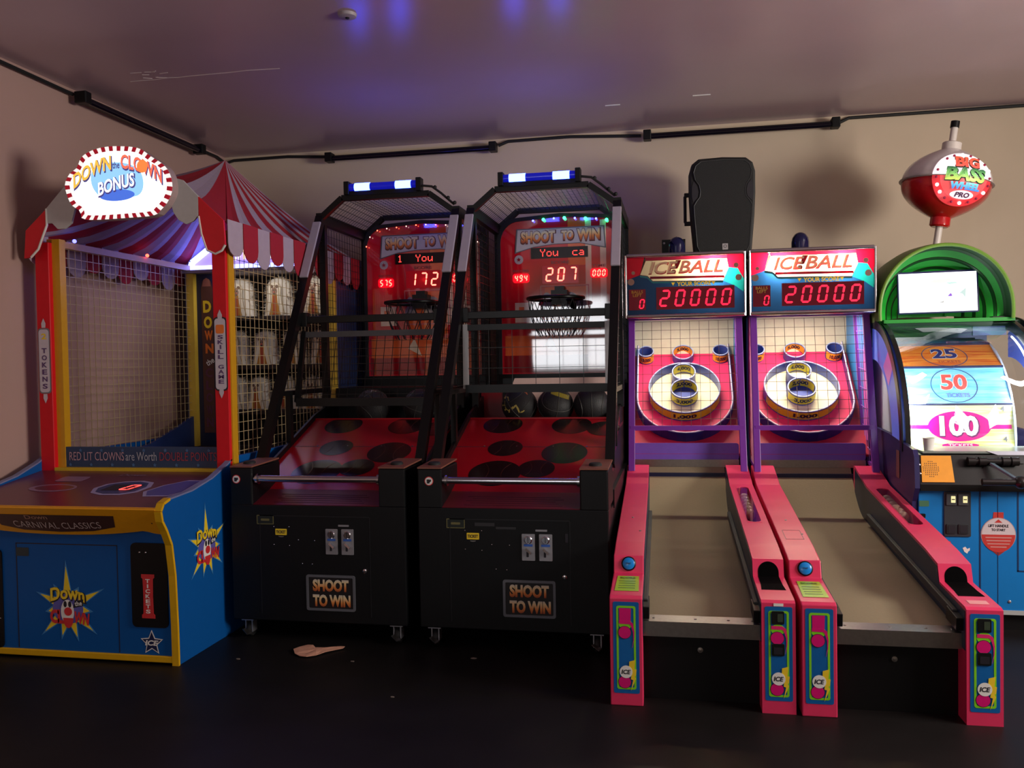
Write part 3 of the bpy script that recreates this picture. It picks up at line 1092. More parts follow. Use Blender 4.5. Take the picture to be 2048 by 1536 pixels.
# ------------------------------------------------------------------ basketball games
def basketball_game(cx, which, label):
    root = thing('basketball_game', label, 'arcade game', (cx, 4.28, 0), group='pair of basketball games')
    B = mat('black_cabinet', C(9, 10, 13), .42, var=.12, spec=.3)
    PLATE = mat('armrest_plate', C(125, 75, 62), .42)
    RAMP = mat('ramp_red', C(150, 12, 26), .22, var=.12, scale=6, spec=.3)
    HW = .500
    # cabinet
    MB().box(-HW, HW, 0, .18, .11, .745).build('cabinet_front', B, root, bevel=.006)
    MB().box(-HW, HW, .18, 2.2, .11, .72).build('cabinet', B, root)
    for s in (-1, 1):
        a, b = (-HW, -.37) if s < 0 else (.355, HW)
        MB().box(a, b, 0, .34, .74, .947).build('armrest', B, root, bevel=.008)
        pl = Fr(((a + b) / 2, 0, .949), (1, 0, 0), (0, 1, .03))
        MB().prism(pl, [(-(b - a) / 2, .0), ((b - a) / 2, 0), ((b - a) / 2, .33), (-(b - a) / 2, .33)], 0, .008).build('armrest_plate', PLATE, root)
        q = (b - a) / 2 - .018
        screws(pl, [(u, v) for u in (-q, 0, q) for v in (.03, .3)] + [(-q, .16), (q, .16)], .006, CHROME, root, 'plate_screw')
        MB().lathe([(.034, 0), (.034, .008), (.028, .014), (0, .015)], 16, pl.P(.0, .10, .008), pl.n).build('push_button', RUBBER, root, smooth=True)
        MB().box(s * HW - .012, s * HW + .006, .34, 2.2, .70, .80).build('side_rail', B, root)
        # solid sides that follow the ramp
        fsd = Fr((s * (HW - .02) - .008, 0, 0), (0, 1, 0), (0, 0, 1))
        MB().prism(fsd, [(.33, .70), (2.2, .70), (2.2, 1.30), (1.5, 1.27), (1.08, 1.17), (.33, .885)], 0, .016).build('ramp_side', B, root)
    ff = Fr((0, 0, 0))
    # door outline, bar and label panel
    mb = MB()
    for (u0, u1, v0, v1) in ((-.33, .30, .685, .69), (-.33, -.326, .15, .685), (.30, .304, .15, .685)):
        mb.prism(ff, [(u0, v0), (u1, v0), (u1, v1), (u0, v1)], 0, .002)
    mb.build('door_seam', mat('door_edge', C(30, 30, 34), .35, .2), root)
    pn = Fr((0, .005, .747), (1, 0, 0), (0, .20, .055))
    MB().prism(pn, [(-.37, 0), (.355, 0), (.355, .205), (-.37, .205)], -.01, 0).build('instruction_panel', mat('instruction_red', C(95, 22, 30), .3), root)
    for i in range(5):
        MB().prism(pn, [(-.26 + .03 * (i % 2), .03 + i * .026), (.26 - .02 * (i % 3), .03 + i * .026), (.26 - .02 * (i % 3), .036 + i * .026), (-.26 + .03 * (i % 2), .036 + i * .026)], 0, .001).build('instruction_line', mat('instruction_ink', C(60, 14, 20), .4), root)
    MB().tube([(-.37, .03, .885), (.356, .03, .885)], .019, 14).build('hand_rail', CHROME, root, smooth=True)
    for u in (-.355, .342):
        MB().lathe([(.03, 0), (.03, .012)], 14, (u, .03, .885), (1, 0, 0)).build('rail_flange', CHROME, root, smooth=True)
    # signs and hardware on the front
    sg = thing_part('name_sign', root)
    u0, u1, v0, v1 = (-.064, .215, .178, .372) if which == 0 else (-.05, .225, .185, .378)
    uc, vc = (u0 + u1) / 2, (v0 + v1) / 2
    k = (u1 - u0) / 2, (v1 - v0) / 2
    MB().ring(ff, rr(uc, vc, 2 * k[0], 2 * k[1], .012), rr(uc, vc, 2 * k[0] - .026, 2 * k[1] - .026, .006), 0, .006).build('sign_frame', mat('sign_frame_grey', C(110, 112, 120), .35, .4), sg)
    flat(ff, rr(uc, vc, 2 * k[0] - .026, 2 * k[1] - .026, .006), mat('sign_black', C(24, 20, 22), .4), sg, 'sign_field', .002)
    text(ff, 'SHOOT', uc, vc + .040, .205, .066, FIRE, sg, n=.004, bold=.05)
    text(ff, 'TO WIN', uc + .004, vc - .042, .215, .066, FIRE, sg, n=.004, bold=.05)
    tk = thing_part('ticket_label', root)
    flat(ff, rr(-.205, .600, .066, .034, .003), INKY, tk, 'label', .002)
    text(ff, 'TICKET', -.205, .600, .056, .017, INK, tk, n=.003, bold=.03)
    MB().prism(ff, ell(-.205, .577, .016, .006, 14, 180, 360), 0, .002).build('ticket_slot', STEEL, root)
    ml = thing_part('maker_plate', root)
    MB().ring(ff, rr(-.297, .665, .098, .05, .003), rr(-.297, .665, .090, .042, .002), 0, .002).build('plate_edge', mat('plate_edge_gold', C(105, 100, 60), .4), ml)
    flat(ff, rr(-.297, .665, .09, .042, .002), mat('plate_dark_green', C(22, 30, 24), .4), ml, 'plate', .0015)
    flat(ff, rr(-.297, .665, .05, .012, .004), mat('plate_edge_gold', C(105, 100, 60), .4), ml, 'plate_mark', .0025)
    dy = 0 if which == 0 else -.004
    for x in (.087, .177):
        cm = thing_part('coin_slot', root)
        MB().prism(ff, rr(x, .553 + dy, .068, .138, .004), 0, .006).build('plate', ZINC, cm, bevel=.001)
        MB().lathe([(.021, 0), (.021, .005), (.017, .009), (0, .009)], 16, ff.P(x, .592 + dy, .006), ff.n).build('coin_dial', CHROME, cm, smooth=True)
        flat(ff, rr(x, .592 + dy, .003, .03, .001), INK, cm, 'coin_slit', .0165)
        flat(ff, rr(x, .564 + dy, .046, .012, .002), INKB, cm, 'price_label', .0075)
        MB().bar(ff.P(x - .012, .546 + dy, .012), ff.P(x + .016, .522 + dy, .016), .011, .008, (0, 1, 0)).build('return_lever', CHROME, cm)
        flat(ff, rr(x - .004, .517 + dy, .012, .028, .003), INK, cm, 'return_slot', .0075)
        screws(ff, [(x - .028, .615 + dy), (x + .028, .615 + dy), (x - .028, .491 + dy), (x + .028, .491 + dy)], .004, CHROME, cm)
    flat(ff, rr(.155, .640 + dy, .06, .010, .001), ZINC, root, 'tape_strip', .002)
    if which:
        flat(ff, rr(-.142, .662, .105, .018, .001), INKGR if False else mat('faded_tape', C(40, 40, 44), .5), root, 'tape_strip', .0015)
        flat(ff, rr(-.03, .645, .105, .012, .001), mat('faded_tape', C(40, 40, 44), .5), root, 'tape_strip', .0015)
        flat(ff, rr(.285, .60, .014, .045, .003), INK, root, 'key_plate', .002)
    screws(ff, [(-.247, .628), (-.158, .628), (-.247, .53), (-.158, .526), (-.105, .558), (-.012, .556), (-.085, .43), (-.028, .428)], .0035, CHROME, root)
    MB().lathe([(.012, 0), (.012, .008), (.008, .01), (0, .01)], 12, ff.P(.273, .40, 0), ff.n).build('door_lock', CHROME, root, smooth=True)
    nb = thing_part('warning_sticker', root)
    uu = -.462 if which == 0 else -.437
    flat(ff, ell(uu, .885, .024), INKR, nb, 'sticker_edge', .002)
    flat(ff, ell(uu, .885, .020), INKW, nb, 'sticker', .003)
    flat(ff, [(uu - .010, .873), (uu + .004, .873), (uu + .005, .894), (uu - .011, .894)], INK, nb, 'cup_symbol', .004)
    flat(ff, [(uu + .005, .878), (uu + .013, .886), (uu + .010, .896), (uu + .004, .888)], INK, nb, 'hand_symbol', .004)
    # casters
    for (x, y) in ((-.43, .06), (.43, .06), (-.43, 2.0), (.43, 2.0)):
        cs = thing_part('caster', root)
        MB().box(x - .035, x + .035, y - .035, y + .035, .098, .11).build('caster_plate', ZINC, cs)
        MB().box(x - .022, x - .016, y - .02, y + .03, .03, .10).box(x + .016, x + .022, y - .02, y + .03, .03, .10).build('caster_fork', ZINC, cs)
        MB().lathe([(.038, -.013), (.042, -.008), (.042, .008), (.038, .013)], 18, (x, y + .012, .042), (1, 0, 0)).build('caster_wheel', RUBBER, cs, smooth=True)
        MB().bar((x - .02, y - .03, .05), (x + .02, y - .055, .03), .03, .004).build('caster_brake', STEEL, cs)
    # ramp with printed basketballs
    R0, R1 = Vector((0, .20, .80)), Vector((0, 1.09, 1.137))
    rp = Fr(R0, (1, 0, 0), R1 - R0)
    LR = (R1 - R0).length
    MB().prism(rp, [(-.49, 0), (.49, 0), (.49, LR), (-.49, LR)], -.02, 0).build('ball_ramp', RAMP, root)
    MB().prism(rp, [(-.49, .545), (.49, .545), (.49, .549), (-.49, .549)], 0, .001).build('ramp_seam', INK, root)
    screws(rp, [(u, .555) for u in (-.3, -.1, .12, .32)], .005, CHROME, root, 'ramp_screw')
    bd = mat('printed_ball_black', C(26, 9, 10), .2, spec=.35)
    bl = mat('printed_ball_line', C(75, 32, 26), .2)
    for (x, y, r, nn) in ((-.24, .86, .125, .0012), (.20, .85, .125, .0012), (-.166, .53, .105, .0012), (.197, .47, .135, .0012), (-.17, .215, .15, .0012), (.06, .27, .105, .0018), (.40, .80, .10, .0015)):
        g = thing_part('printed_ball', root)
        c = ell(x, y, r, r, 30)
        c = [(a, min(max(b, .005), LR - .005)) for a, b in c]
        flat(rp, c, bd, g, 'ball_disc', nn)
        mb = MB()
        for (cx2, rr2, a0, a1) in ((x - r * 1.5, r * 1.25, -38, 38), (x + r * 1.5, r * 1.25, 142, 218)):
            P = [(cx2 + rr2 * math.cos(math.radians(a0 + (a1 - a0) * i / 10)), y + rr2 * math.sin(math.radians(a0 + (a1 - a0) * i / 10))) for i in range(11)]
            P = [p for p in P if .01 < p[1] < LR - .01]
            if len(P) > 1:
                mb.tube([rp.P(a, b, nn) for a, b in P], .0015, 4)
        mb.build('ball_line', bl, g)
    # lip, ball stage and the pale board behind the balls
    MB().box(-.49, .49, 1.085, 1.105, 1.10, 1.145).build('ball_stop', RAMP, root)
    MB().box(-.49, .49, 1.105, 1.50, 1.075, 1.095).build('ball_stage', mat('stage_red', C(90, 14, 22), .35), root)
    fb = Fr((0, 1.49, 0))
    MB().box(-.49, .49, 1.49, 1.51, 1.09, 1.335).build('stage_back', mat('stage_back_red', C(120, 14, 26), .4) if which else B, root)
    if which:
        MB().box(-.335, .42, 1.485, 1.49, 1.19, 1.39).build('stage_board', B, root)
        flat(Fr((0, 1.484, 0)), [(-.335, 1.19), (.42, 1.19), (.42, 1.39), (-.25, 1.39)], mat('stage_sticker', C(225, 190, 180), .5), root, 'stage_sticker', .002)
    MB().box(-.49, .49, 1.51, 2.2, 1.30, 1.335).build('rear_deck', B, root)
    # frame
    POST = mat('frame_black', C(10, 10, 11), .38, var=.2, spec=.35)
    PAD = mat('grey_foam_pad', C(165, 155, 170), .8)
    T = (.485, 1.27, 2.50)
    for s in (-1, 1):
        x = s * .485
        p0, p1 = Vector((x, .33, .93)), Vector((x, 1.27, 2.52))
        MB().bar(p0, p1, .052, .052, (0, 1, 0)).build('front_post', POST, root)
        d = (p1 - p0).normalized()
        nrm = Vector((0, -d.z, d.y))
        MB().bar(p0 + d * (.715 * (p1 - p0).length) + nrm * .032, p0 + d * (.965 * (p1 - p0).length) + nrm * .032, .058, .016, nrm).build('post_pad', PAD, root, bevel=.004)
        MB().box(x - .022, x + .022, 1.285, 1.33, 1.2, 2.52).build('middle_post', POST, root)
        MB().box(x - .022, x + .022, 2.10, 2.16, 1.2, 2.56).build('rear_post', POST, root)
        MB().box(x - .024, x + .024, 1.25, 2.16, 2.475, 2.55).build('top_side_rail', POST, root)
        MB().box(x - .015, x + .015, .56, 1.30, 1.315, 1.345).build('lower_side_rail', POST, root)
        MB().box(x - .016, x + .016, .70, .74, 1.0, 1.34).build('side_strut', POST, root)

        def inside(a, b):
            return b > 1.27 and a > .33 + (b - .93) * .94 / 1.59 and b < 2.48
        grid(MB(), lambda a, b: (x, a, b), .56, 2.10, 1.36, 2.46, .05, .05, .0018, inside).build('side_net', BLACKM, root)
    prof = [(-.485, 2.51), (-.32, 2.645), (.30, 2.645), (.485, 2.51)]
    for y, nm in ((1.265, 'roof_front_frame'), (2.10, 'roof_rear_frame')):
        mb = MB()
        for a, b in zip(prof[:-1], prof[1:]):
            mb.bar((a[0], y, a[1]), (b[0], y, b[1]), .038, .038)
        mb.build(nm, POST, root)

    def roofP(a, b):
        for (p, q) in zip(prof[:-1], prof[1:]):
            if a <= q[0] + 1e-6:
                t = (a - p[0]) / (q[0] - p[0])
                return (a, b, p[1] + t * (q[1] - p[1]))
        return (a, b, prof[-1][1])
    mb = MB()
    for i in range(29):
        a = -.485 + .97 * i / 28
        mb.tube([roofP(a, 1.27), roofP(a, 2.10)], .0017, 4)
    for i in range(19):
        b = 1.29 + .80 * i / 18
        mb.tube([roofP(-.485, b), roofP(-.32, b), roofP(.30, b), roofP(.485, b)], .0017, 4)
    mb.build('roof_net', BLACKM, root)
    # cross bar and hinged net gate
    cb = .90
    MB().box(-.47, .47, cb - .02, cb + .025, 1.775, 1.82).build('cross_bar', POST, root, bevel=.003)
    for s in (-1, 1):
        MB().box(s * .455 - .03, s * .455 + .03, cb - .03, cb + .03, 1.755, 1.845).build('bar_clamp', POST, root, bevel=.003)
    GATE = mat('gate_grey', C(70, 70, 74), .4, .3)
    if which == 0:
        ga, gb = Vector((0, .87, 1.70)), Vector((0, .74, 1.27))
    else:
        ga, gb = Vector((0, .87, 1.72)), Vector((0, .86, 1.34))
    g = thing_part('net_gate', root)
    gx = .44
    MB().bar(ga - Vector((gx, 0, 0)), ga + Vector((gx, 0, 0)), .03, .036).build('gate_top', GATE if which == 0 else POST, g)
    MB().bar(gb - Vector((gx, 0, 0)), gb + Vector((gx, 0, 0)), .04, .05).build('gate_bottom', POST, g)
    for s in (-1, 1):
        MB().bar(ga + Vector((s * gx, 0, .02)), gb + Vector((s * gx, 0, 0)), .03, .03, (1, 0, 0)).build('gate_side', mat('gate_pale_edge', C(150, 148, 150), .4, .3) if (which or s > 0) else POST, g)
    gd = gb - ga
    grid(MB(), lambda a, b: (a, ga.y + gd.y * b, ga.z + gd.z * b), -gx, gx, 0, 1, .145 if which else .055, .34 if which else .115, .0022).build('gate_net', BLACKM, g)
    # backboard
    yb = 2.08
    fk = Fr((0, yb, 0))
    RB = mat('backboard_red', C(205, 24, 42), .05, var=.06, scale=4, coat=1.0, spec=1.0)
    RB.node_tree.nodes['Principled BSDF'].inputs['Coat IOR'].default_value = 1.85
    out = [(-.455, 1.41), (.455, 1.41), (.455, 2.40)]
    for i in range(9):
        a = math.radians(90 * i / 8)
        out.append((.30 + .155 * math.cos(a) ** .9 if i < 8 else .30, 2.40 + .165 * math.sin(a)))
    out += [(0, 2.585)]
    out += [(-a, b) for a, b in out[2:-1]][::-1]
    MB().prism(fk, out, -.02, 0).build('backboard', RB, root)
    MB().ring(fk, [(a * 1.055, 2.0 + (b - 2.0) * 1.045) for a, b in out], out, -.03, .012).build('backboard_edge', RUBBER, root)
    MB().tube([fk.P(a, b, .012) for a, b in out[2:-1]], .006, 6).build('edge_piping', mat('edge_piping_grey', C(175, 165, 165), .5), root, smooth=True)
    MB().box(-.49, .49, 2.06, 2.15, 1.335, 1.41).build('backboard_sill', POST, root)
    # backboard print
    def pc(nm, c):
        m = mat(nm, c, .05, coat=1.0, spec=1.0)
        m.node_tree.nodes['Principled BSDF'].inputs['Coat IOR'].default_value = 1.85
        return m
    ora, tan, red2 = pc('print_orange', C(232, 100, 50)), pc('print_tan', C(235, 205, 175)), pc('print_deep_red', C(150, 14, 30))
    pr = thing_part('backboard_print', root)
    for (a0, a1, b0, b1, m, n) in ((.06, .20, 2.22, 2.57, ora, .0008), (.19, .235, 1.80, 2.57, tan, .001), (.30, .345, 1.70, 2.55, tan, .001), (.405, .445, 1.6, 2.42, tan, .001),
                                   (-.43, .43, 1.44, 1.70, ora, .0006), (-.12, .19, 1.72, 2.06, ora, .0012), (-.44, .20, 1.42, 1.55, red2, .0009), (-.35, -.22, 1.80, 1.95, tan, .001), (.22, .42, 1.84, 1.94, tan, .0014)):
        flat(fk, [(a0, b0), (a1, b0), (a1, b1), (a0, b1)], m, pr, 'print_block', n)
    MB().ring(fk, rr(.03, 1.94, .37, .27, .004), rr(.03, 1.94, .352, .252, .004), 0, .0015).build('photo_frame', pc('print_pink', C(205, 110, 110)), pr)
    for (a, b, r1, r2) in ((-.105, 1.99, .028, .032), (-.105, 1.90, .045, .06), (.07, 1.985, .05, .035), (.13, 1.93, .065, .05), (.06, 1.91, .06, .05)):
        flat(fk, ell(a, b, r1, r2, 18), pc('print_grey', C(140, 130, 132)), pr, 'printed_figure', .0018)
    for (a, b) in ((-.30, 1.90), (-.265, 1.86)):
        flat(fk, rr(a, b, .04, .035, .002), ora, pr, 'print_block', .0016)
    flat(fk, [(-.13, 1.62), (-.02, 1.56), (-.08, 1.70)], tan, pr, 'print_block', .0016)
    # titles on the board
    bn = thing_part('title_banner', root)
    bf = Fr((0, yb - .002, 0), (1, 0, .01), (0, 0, 1))
    shp = [(-.335, 2.335), (-.32, 2.50), (.325, 2.495), (.335, 2.345), (.15, 2.385), (-.05, 2.385), (-.2, 2.37)]
    flat(bf, [(a * 1.03, 2.425 + (b - 2.425) * 1.12) for a, b in shp], mat('banner_edge_grey', C(95, 92, 98), .3), bn, 'banner_edge', .003)
    flat(bf, shp, mat('banner_grey', C(185, 178, 180), .3), bn, 'banner', .005)
    for (tx, q) in (('SHOOT', (-.163, 2.440, .275, .103)), ('TO', (.060, 2.442, .105, .087)), ('WIN', (.217, 2.440, .185, .103))):
        text(bf, tx, q[0], q[1], q[2], q[3], mat('letter_brown', C(95, 50, 35), .4), bn, n=.0062, bold=.08)
    text(bf, 'SHOOT', -.165, 2.443, .26, .088, FIRE, bn, n=.007, bold=.05)
    text(bf, 'TO', .058, 2.445, .09, .072, FIRE, bn, n=.007, bold=.05)
    text(bf, 'WIN', .215, 2.443, .17, .088, FIRE, bn, n=.007, bold=.05)
    dm = thing_part('message_display', root)
    flat(fk, rr(-.005, 2.318, .43, .082, .002), mat('display_black', C(20, 6, 8), .2), dm, 'display', .006)
    if which == 0:
        dot_text(fk, '1  You', -.20, 2.292, .055, LEDM, dm, .009)
    else:
        dot_text(fk, 'You  ca', -.150, 2.292, .055, LEDM, dm, .009)
    sd = thing_part('score_display', root)
    dr = mat('display_red', C(120, 4, 14), .2, emit=(.5, 0, .01, 1), es=.25)  # faint red emission put into the panel as the digits' halo
    flat(fk, rr(-.0, 2.155, .275, .135, .004), dr, sd, 'display', .003)
    for i, ch in enumerate('172' if which == 0 else '207'):
        seg_digit(fk, ch, -.082 + i * .088, 2.155, .054, .105, LEDH, sd, n=.006, th=.11)
    for (u, v, s, w_) in ((-.30, 2.135, '575' if which == 0 else '494', .13), (.29, 2.155, '000', .13)):
        d = thing_part('small_display', root)
        flat(fk, rr(u, v, w_, .07, .02), glow('display_halo_red', (1, .0, .015, 1), .75), d, 'display', .003)  # panel emission imitates the red halo round the digits
        for i, ch in enumerate(s):
            seg_digit(fk, ch, u - .036 + i * .036, v, .026, .052, LEDH, d, n=.006, th=.16)
        text(fk, 'RECORD' if u < 0 else 'TIME', u, v + .055, .12 if u < 0 else .10, .018, mat('print_dull', C(120, 60, 62), .3), d, n=.004)
    text(fk, 'SCORE', .0, 2.245, .14, .022, mat('print_dull', C(120, 60, 62), .3), sd, n=.004)
    rl = thing_part('round_badge', root)
    flat(fk, ell(-.315, 2.275, .034), mat('badge_grey', C(170, 160, 165), .3), rl, 'badge', .003)
    flat(fk, star(-.315, 2.275, .018, .008), mat('print_deep_red', C(150, 14, 30), .3), rl, 'badge_mark', .005)
    # added red point lights before the displays stand in for the numerals' glow
    for (u, v, p) in ((0, 2.155, .10), (-.30, 2.135, .10), (.29, 2.155, .10)):
        add_point('display_glow_fill', (u, yb - .05, v), p, (1, .02, .02), .02, root)
    # hoop
    hp = thing_part('hoop', root)
    hc = Vector((.0, 1.80, 1.955))
    MB().tube([hc + Vector((.20 * math.cos(2 * PI * i / 32), .20 * math.sin(2 * PI * i / 32), 0)) for i in range(32)], .013, 8, closed=True).build('rim', BLACKM, hp, smooth=True)
    MB().box(-.06, .06, 1.98, 2.08, 1.925, 2.03).box(-.035, .035, 2.0, 2.08, 2.03, 2.06).build('rim_bracket', BLACKM, hp)
    mb = MB()
    for i in range(12):
        a = 2 * PI * (i + .5) / 12
        for sg_ in (-1, 1):
            pts = []
            for k2 in range(6):
                t = k2 / 5
                r = .195 - .075 * t + .02 * math.sin(PI * t)
                aa = a + sg_ * t * .55
                pts.append(hc + Vector((r * math.cos(aa), r * math.sin(aa), -.012 - .26 * t)))
            mb.tube(pts, .003, 5)
    mb.build('hoop_net', mat('net_black', C(26, 26, 28), .6), hp)
    # flashing light bar on the roof
    lb = thing_part('light_bar', root)
    z = 2.71
    xo = -.02
    for s in (-1, 1):
        MB().box(xo + s * .255 - .018, xo + s * .255 + .018, 1.22, 1.29, z - .05, z + .04).build('end_block', BLACK, lb, bevel=.004)
        MB().tube([(xo + s * .145 - .055, 1.255, z), (xo + s * .145 + .055, 1.255, z)], .0295, 12).build('flash_lamp', glow('blue_flash', (.03, .06, 1, 1), 30), lb, smooth=True)
    MB().tube([(xo - .24, 1.255, z), (xo + .24, 1.255, z)], .028, 12).build('blue_tube', mat('blue_lens', C(25, 35, 150), .15, emit=(.01, .015, 1, 1), es=.25), lb, smooth=True)
    MB().box(xo - .25, xo + .25, 1.24, 1.275, 2.655, z - .025).build('bar_mount', BLACK, lb)
    MB().tube([(.25, 1.26, 2.70), (.32, 1.26, 2.69), (.38, 1.27, 2.645), (.43, 1.27, 2.60), (.47, 1.27, 2.565)], .008, 6).build('lamp_cable', RUBBER, root, smooth=True)
    for (x, zz) in ((.34, 2.685), (.43, 2.61), (.475, 2.575)):
        MB().sphere((x, 1.265, zz), .013, n=8, k=6).build('cable_clip', RUBBER, root, smooth='all')
    # string of small lights round the backboard
    st = thing_part('light_string', root)
    path = [Vector((a, b)) for a, b in out[2:-1]]
    Ls = [0]
    for a, b in zip(path[:-1], path[1:]):
        Ls.append(Ls[-1] + (b - a).length)

    def at(d):
        i = max(j for j in range(len(Ls) - 1) if Ls[j] <= d + 1e-9)
        return path[i].lerp(path[i + 1], min(1, (d - Ls[i]) / max(1e-9, Ls[i + 1] - Ls[i])))
    mb = MB()
    mb.tube([fk.P(p.x * .985, p.y - .012, .022) for p in path], .0025, 5)
    mb.build('string_wire', RUBBER, st)
    n = 14
    for i in range(n):
        p = at(Ls[-1] * (.03 + .94 * i / (n - 1)))
        if which:
            if i > 9:
                continue
            c = ('string_green', (.02, .9, .25, 1), 14) if i % 2 == 0 else ('string_blue', (.08, .10, 1, 1), 10)
            r = .0115 if i % 2 == 0 else .008
        else:
            c = ('string_red', (1, .10, .05, 1), 6) if i % 2 else ('string_warm', (1, .6, .5, 1), 2)
            r = .0055
        MB().sphere(fk.P(p.x * .985, p.y - .012, .030), r, n=8, k=6).build('bulb', glow(*c), st, smooth='all')
        if which and i % 2 == 0:
            pass
    return root


BASK = basketball_game(-1.91, 0, 'black basketball game with scores 575 and 172 next to the clown booth')
BASK2 = basketball_game(-.838, 1, 'black basketball game with score 207 and green and blue string lights')


# ------------------------------------------------------------------ balls on the ramps
def basketball(loc, r, label, kind, rot):
    t = thing('basketball', label, 'basketball', loc, group='black basketballs on the ramps')
    skin = mat('ball_black_rubber', C(36, 36, 38), .55, var=.15, scale=160, bump=.25)
    MB().sphere((0, 0, 0), r, n=36, k=22).build('ball_skin', skin, t, smooth='all')
    Rm = Matrix.Rotation(rot, 3, 'X') @ Matrix.Rotation(rot * 1.7, 3, 'Y')
    seam = mat('ball_seam', C(70, 68, 64), .5)
    mb = MB()
    for ax in range(4):
        P = []
        for i in range(48):
            a = 2 * PI * i / 48
            if ax == 0:
                v = Vector((math.cos(a), math.sin(a), 0))
            elif ax == 1:
                v = Vector((0, math.cos(a), math.sin(a)))
            else:
                s = 1 if ax == 2 else -1
                v = Vector((s * (.62 + .16 * math.cos(2 * a)), math.cos(a) * .75, math.sin(a) * .75)).normalized()
            P.append(Rm @ v * (r + .0005))
        mb.tube(P, .0022, 5, closed=True)
    mb.build('seam', seam, t)
    yel = mat('ball_yellow_ink', C(205, 185, 95), .5)

    def on(a, b, k=1.006):
        x, z = a, b
        y = -math.sqrt(max(1e-4, 1 - x * x - z * z))
        return Vector((x, y, z)) * r * k

    def ribbon(P, wd, m, nm):
        vs, fs = [], []
        for i, (a, b) in enumerate(P):
            p0, p1 = P[max(i - 1, 0)], P[min(i + 1, len(P) - 1)]
            d = Vector((p1[0] - p0[0], p1[1] - p0[1])).normalized()
            w_ = wd * (1 - .75 * i / (len(P) - 1))
            vs += [on(a - d.y * w_, b + d.x * w_), on(a + d.y * w_, b - d.x * w_)]
        for i in range(len(P) - 1):
            fs.append((2 * i, 2 * i + 1, 2 * i + 3, 2 * i + 2))
        MB().add(vs, fs).build(nm, m, t)
    if kind == 1:
        ribbon([(-.80, .30), (-.78, .05), (-.66, -.18), (-.45, -.28), (-.22, -.08), (-.02, .05), (.08, -.12), (.15, -.33), (.32, -.30), (.42, -.22)], .10, yel, 'printed_flame')
        ribbon([(-.74, .42), (-.66, .55), (-.52, .50), (-.45, .30)], .06, yel, 'printed_flame')
        ribbon([(.35, .80), (.46, .74), (.55, .62)], .05, mat('ball_rust_ink', C(170, 90, 60), .5), 'printed_mark')
    elif kind == 2:
        vs, fs = [], []
        for i in range(9):
            for j in range(4):
                a, b = -.16 + .95 * i / 8, .78 - .34 * (i / 8) + (j - 1.5) * .075
                q = math.hypot(a, b)
                if q > .97:
                    a, b = a * .97 / q, b * .97 / q
                vs.append(on(a, b))
        for i in range(8):
            for j in range(3):
                fs.append((i * 4 + j, i * 4 + j + 1, (i + 1) * 4 + j + 1, (i + 1) * 4 + j))
        MB().add(vs, fs).build('printed_band', mat('ball_mustard_ink', C(150, 135, 30), .5), t)
    elif kind == 3:
        ribbon([(-.5, .80), (-.2, .9), (.1, .92), (.35, .88)], .08, mat('ball_pale_ink', C(190, 190, 165), .5), 'printed_mark')


RB = .118
basketball((-.838 - .172, 5.51, 1.2145), RB, 'black basketball with a yellow snaking stripe on the right game ramp', 1, .5)
basketball((-.838 + .068, 5.51, 1.2145), RB, 'black basketball with a mustard band between two others on the ramp', 2, 1.1)
basketball((-.838 + .305, 5.51, 1.2145), RB, 'plain black basketball beside the pink alley, last of the row', 0, 1.9)
basketball((-1.91 - .12, 5.51, 1.2145), RB, 'black basketball with a pale mark on the ramp by the clown booth', 3, 2.3)
basketball((-1.91 + .22, 5.51, 1.2145), RB, 'plain black basketball behind the tilted net gate of the left game', 0, .2)


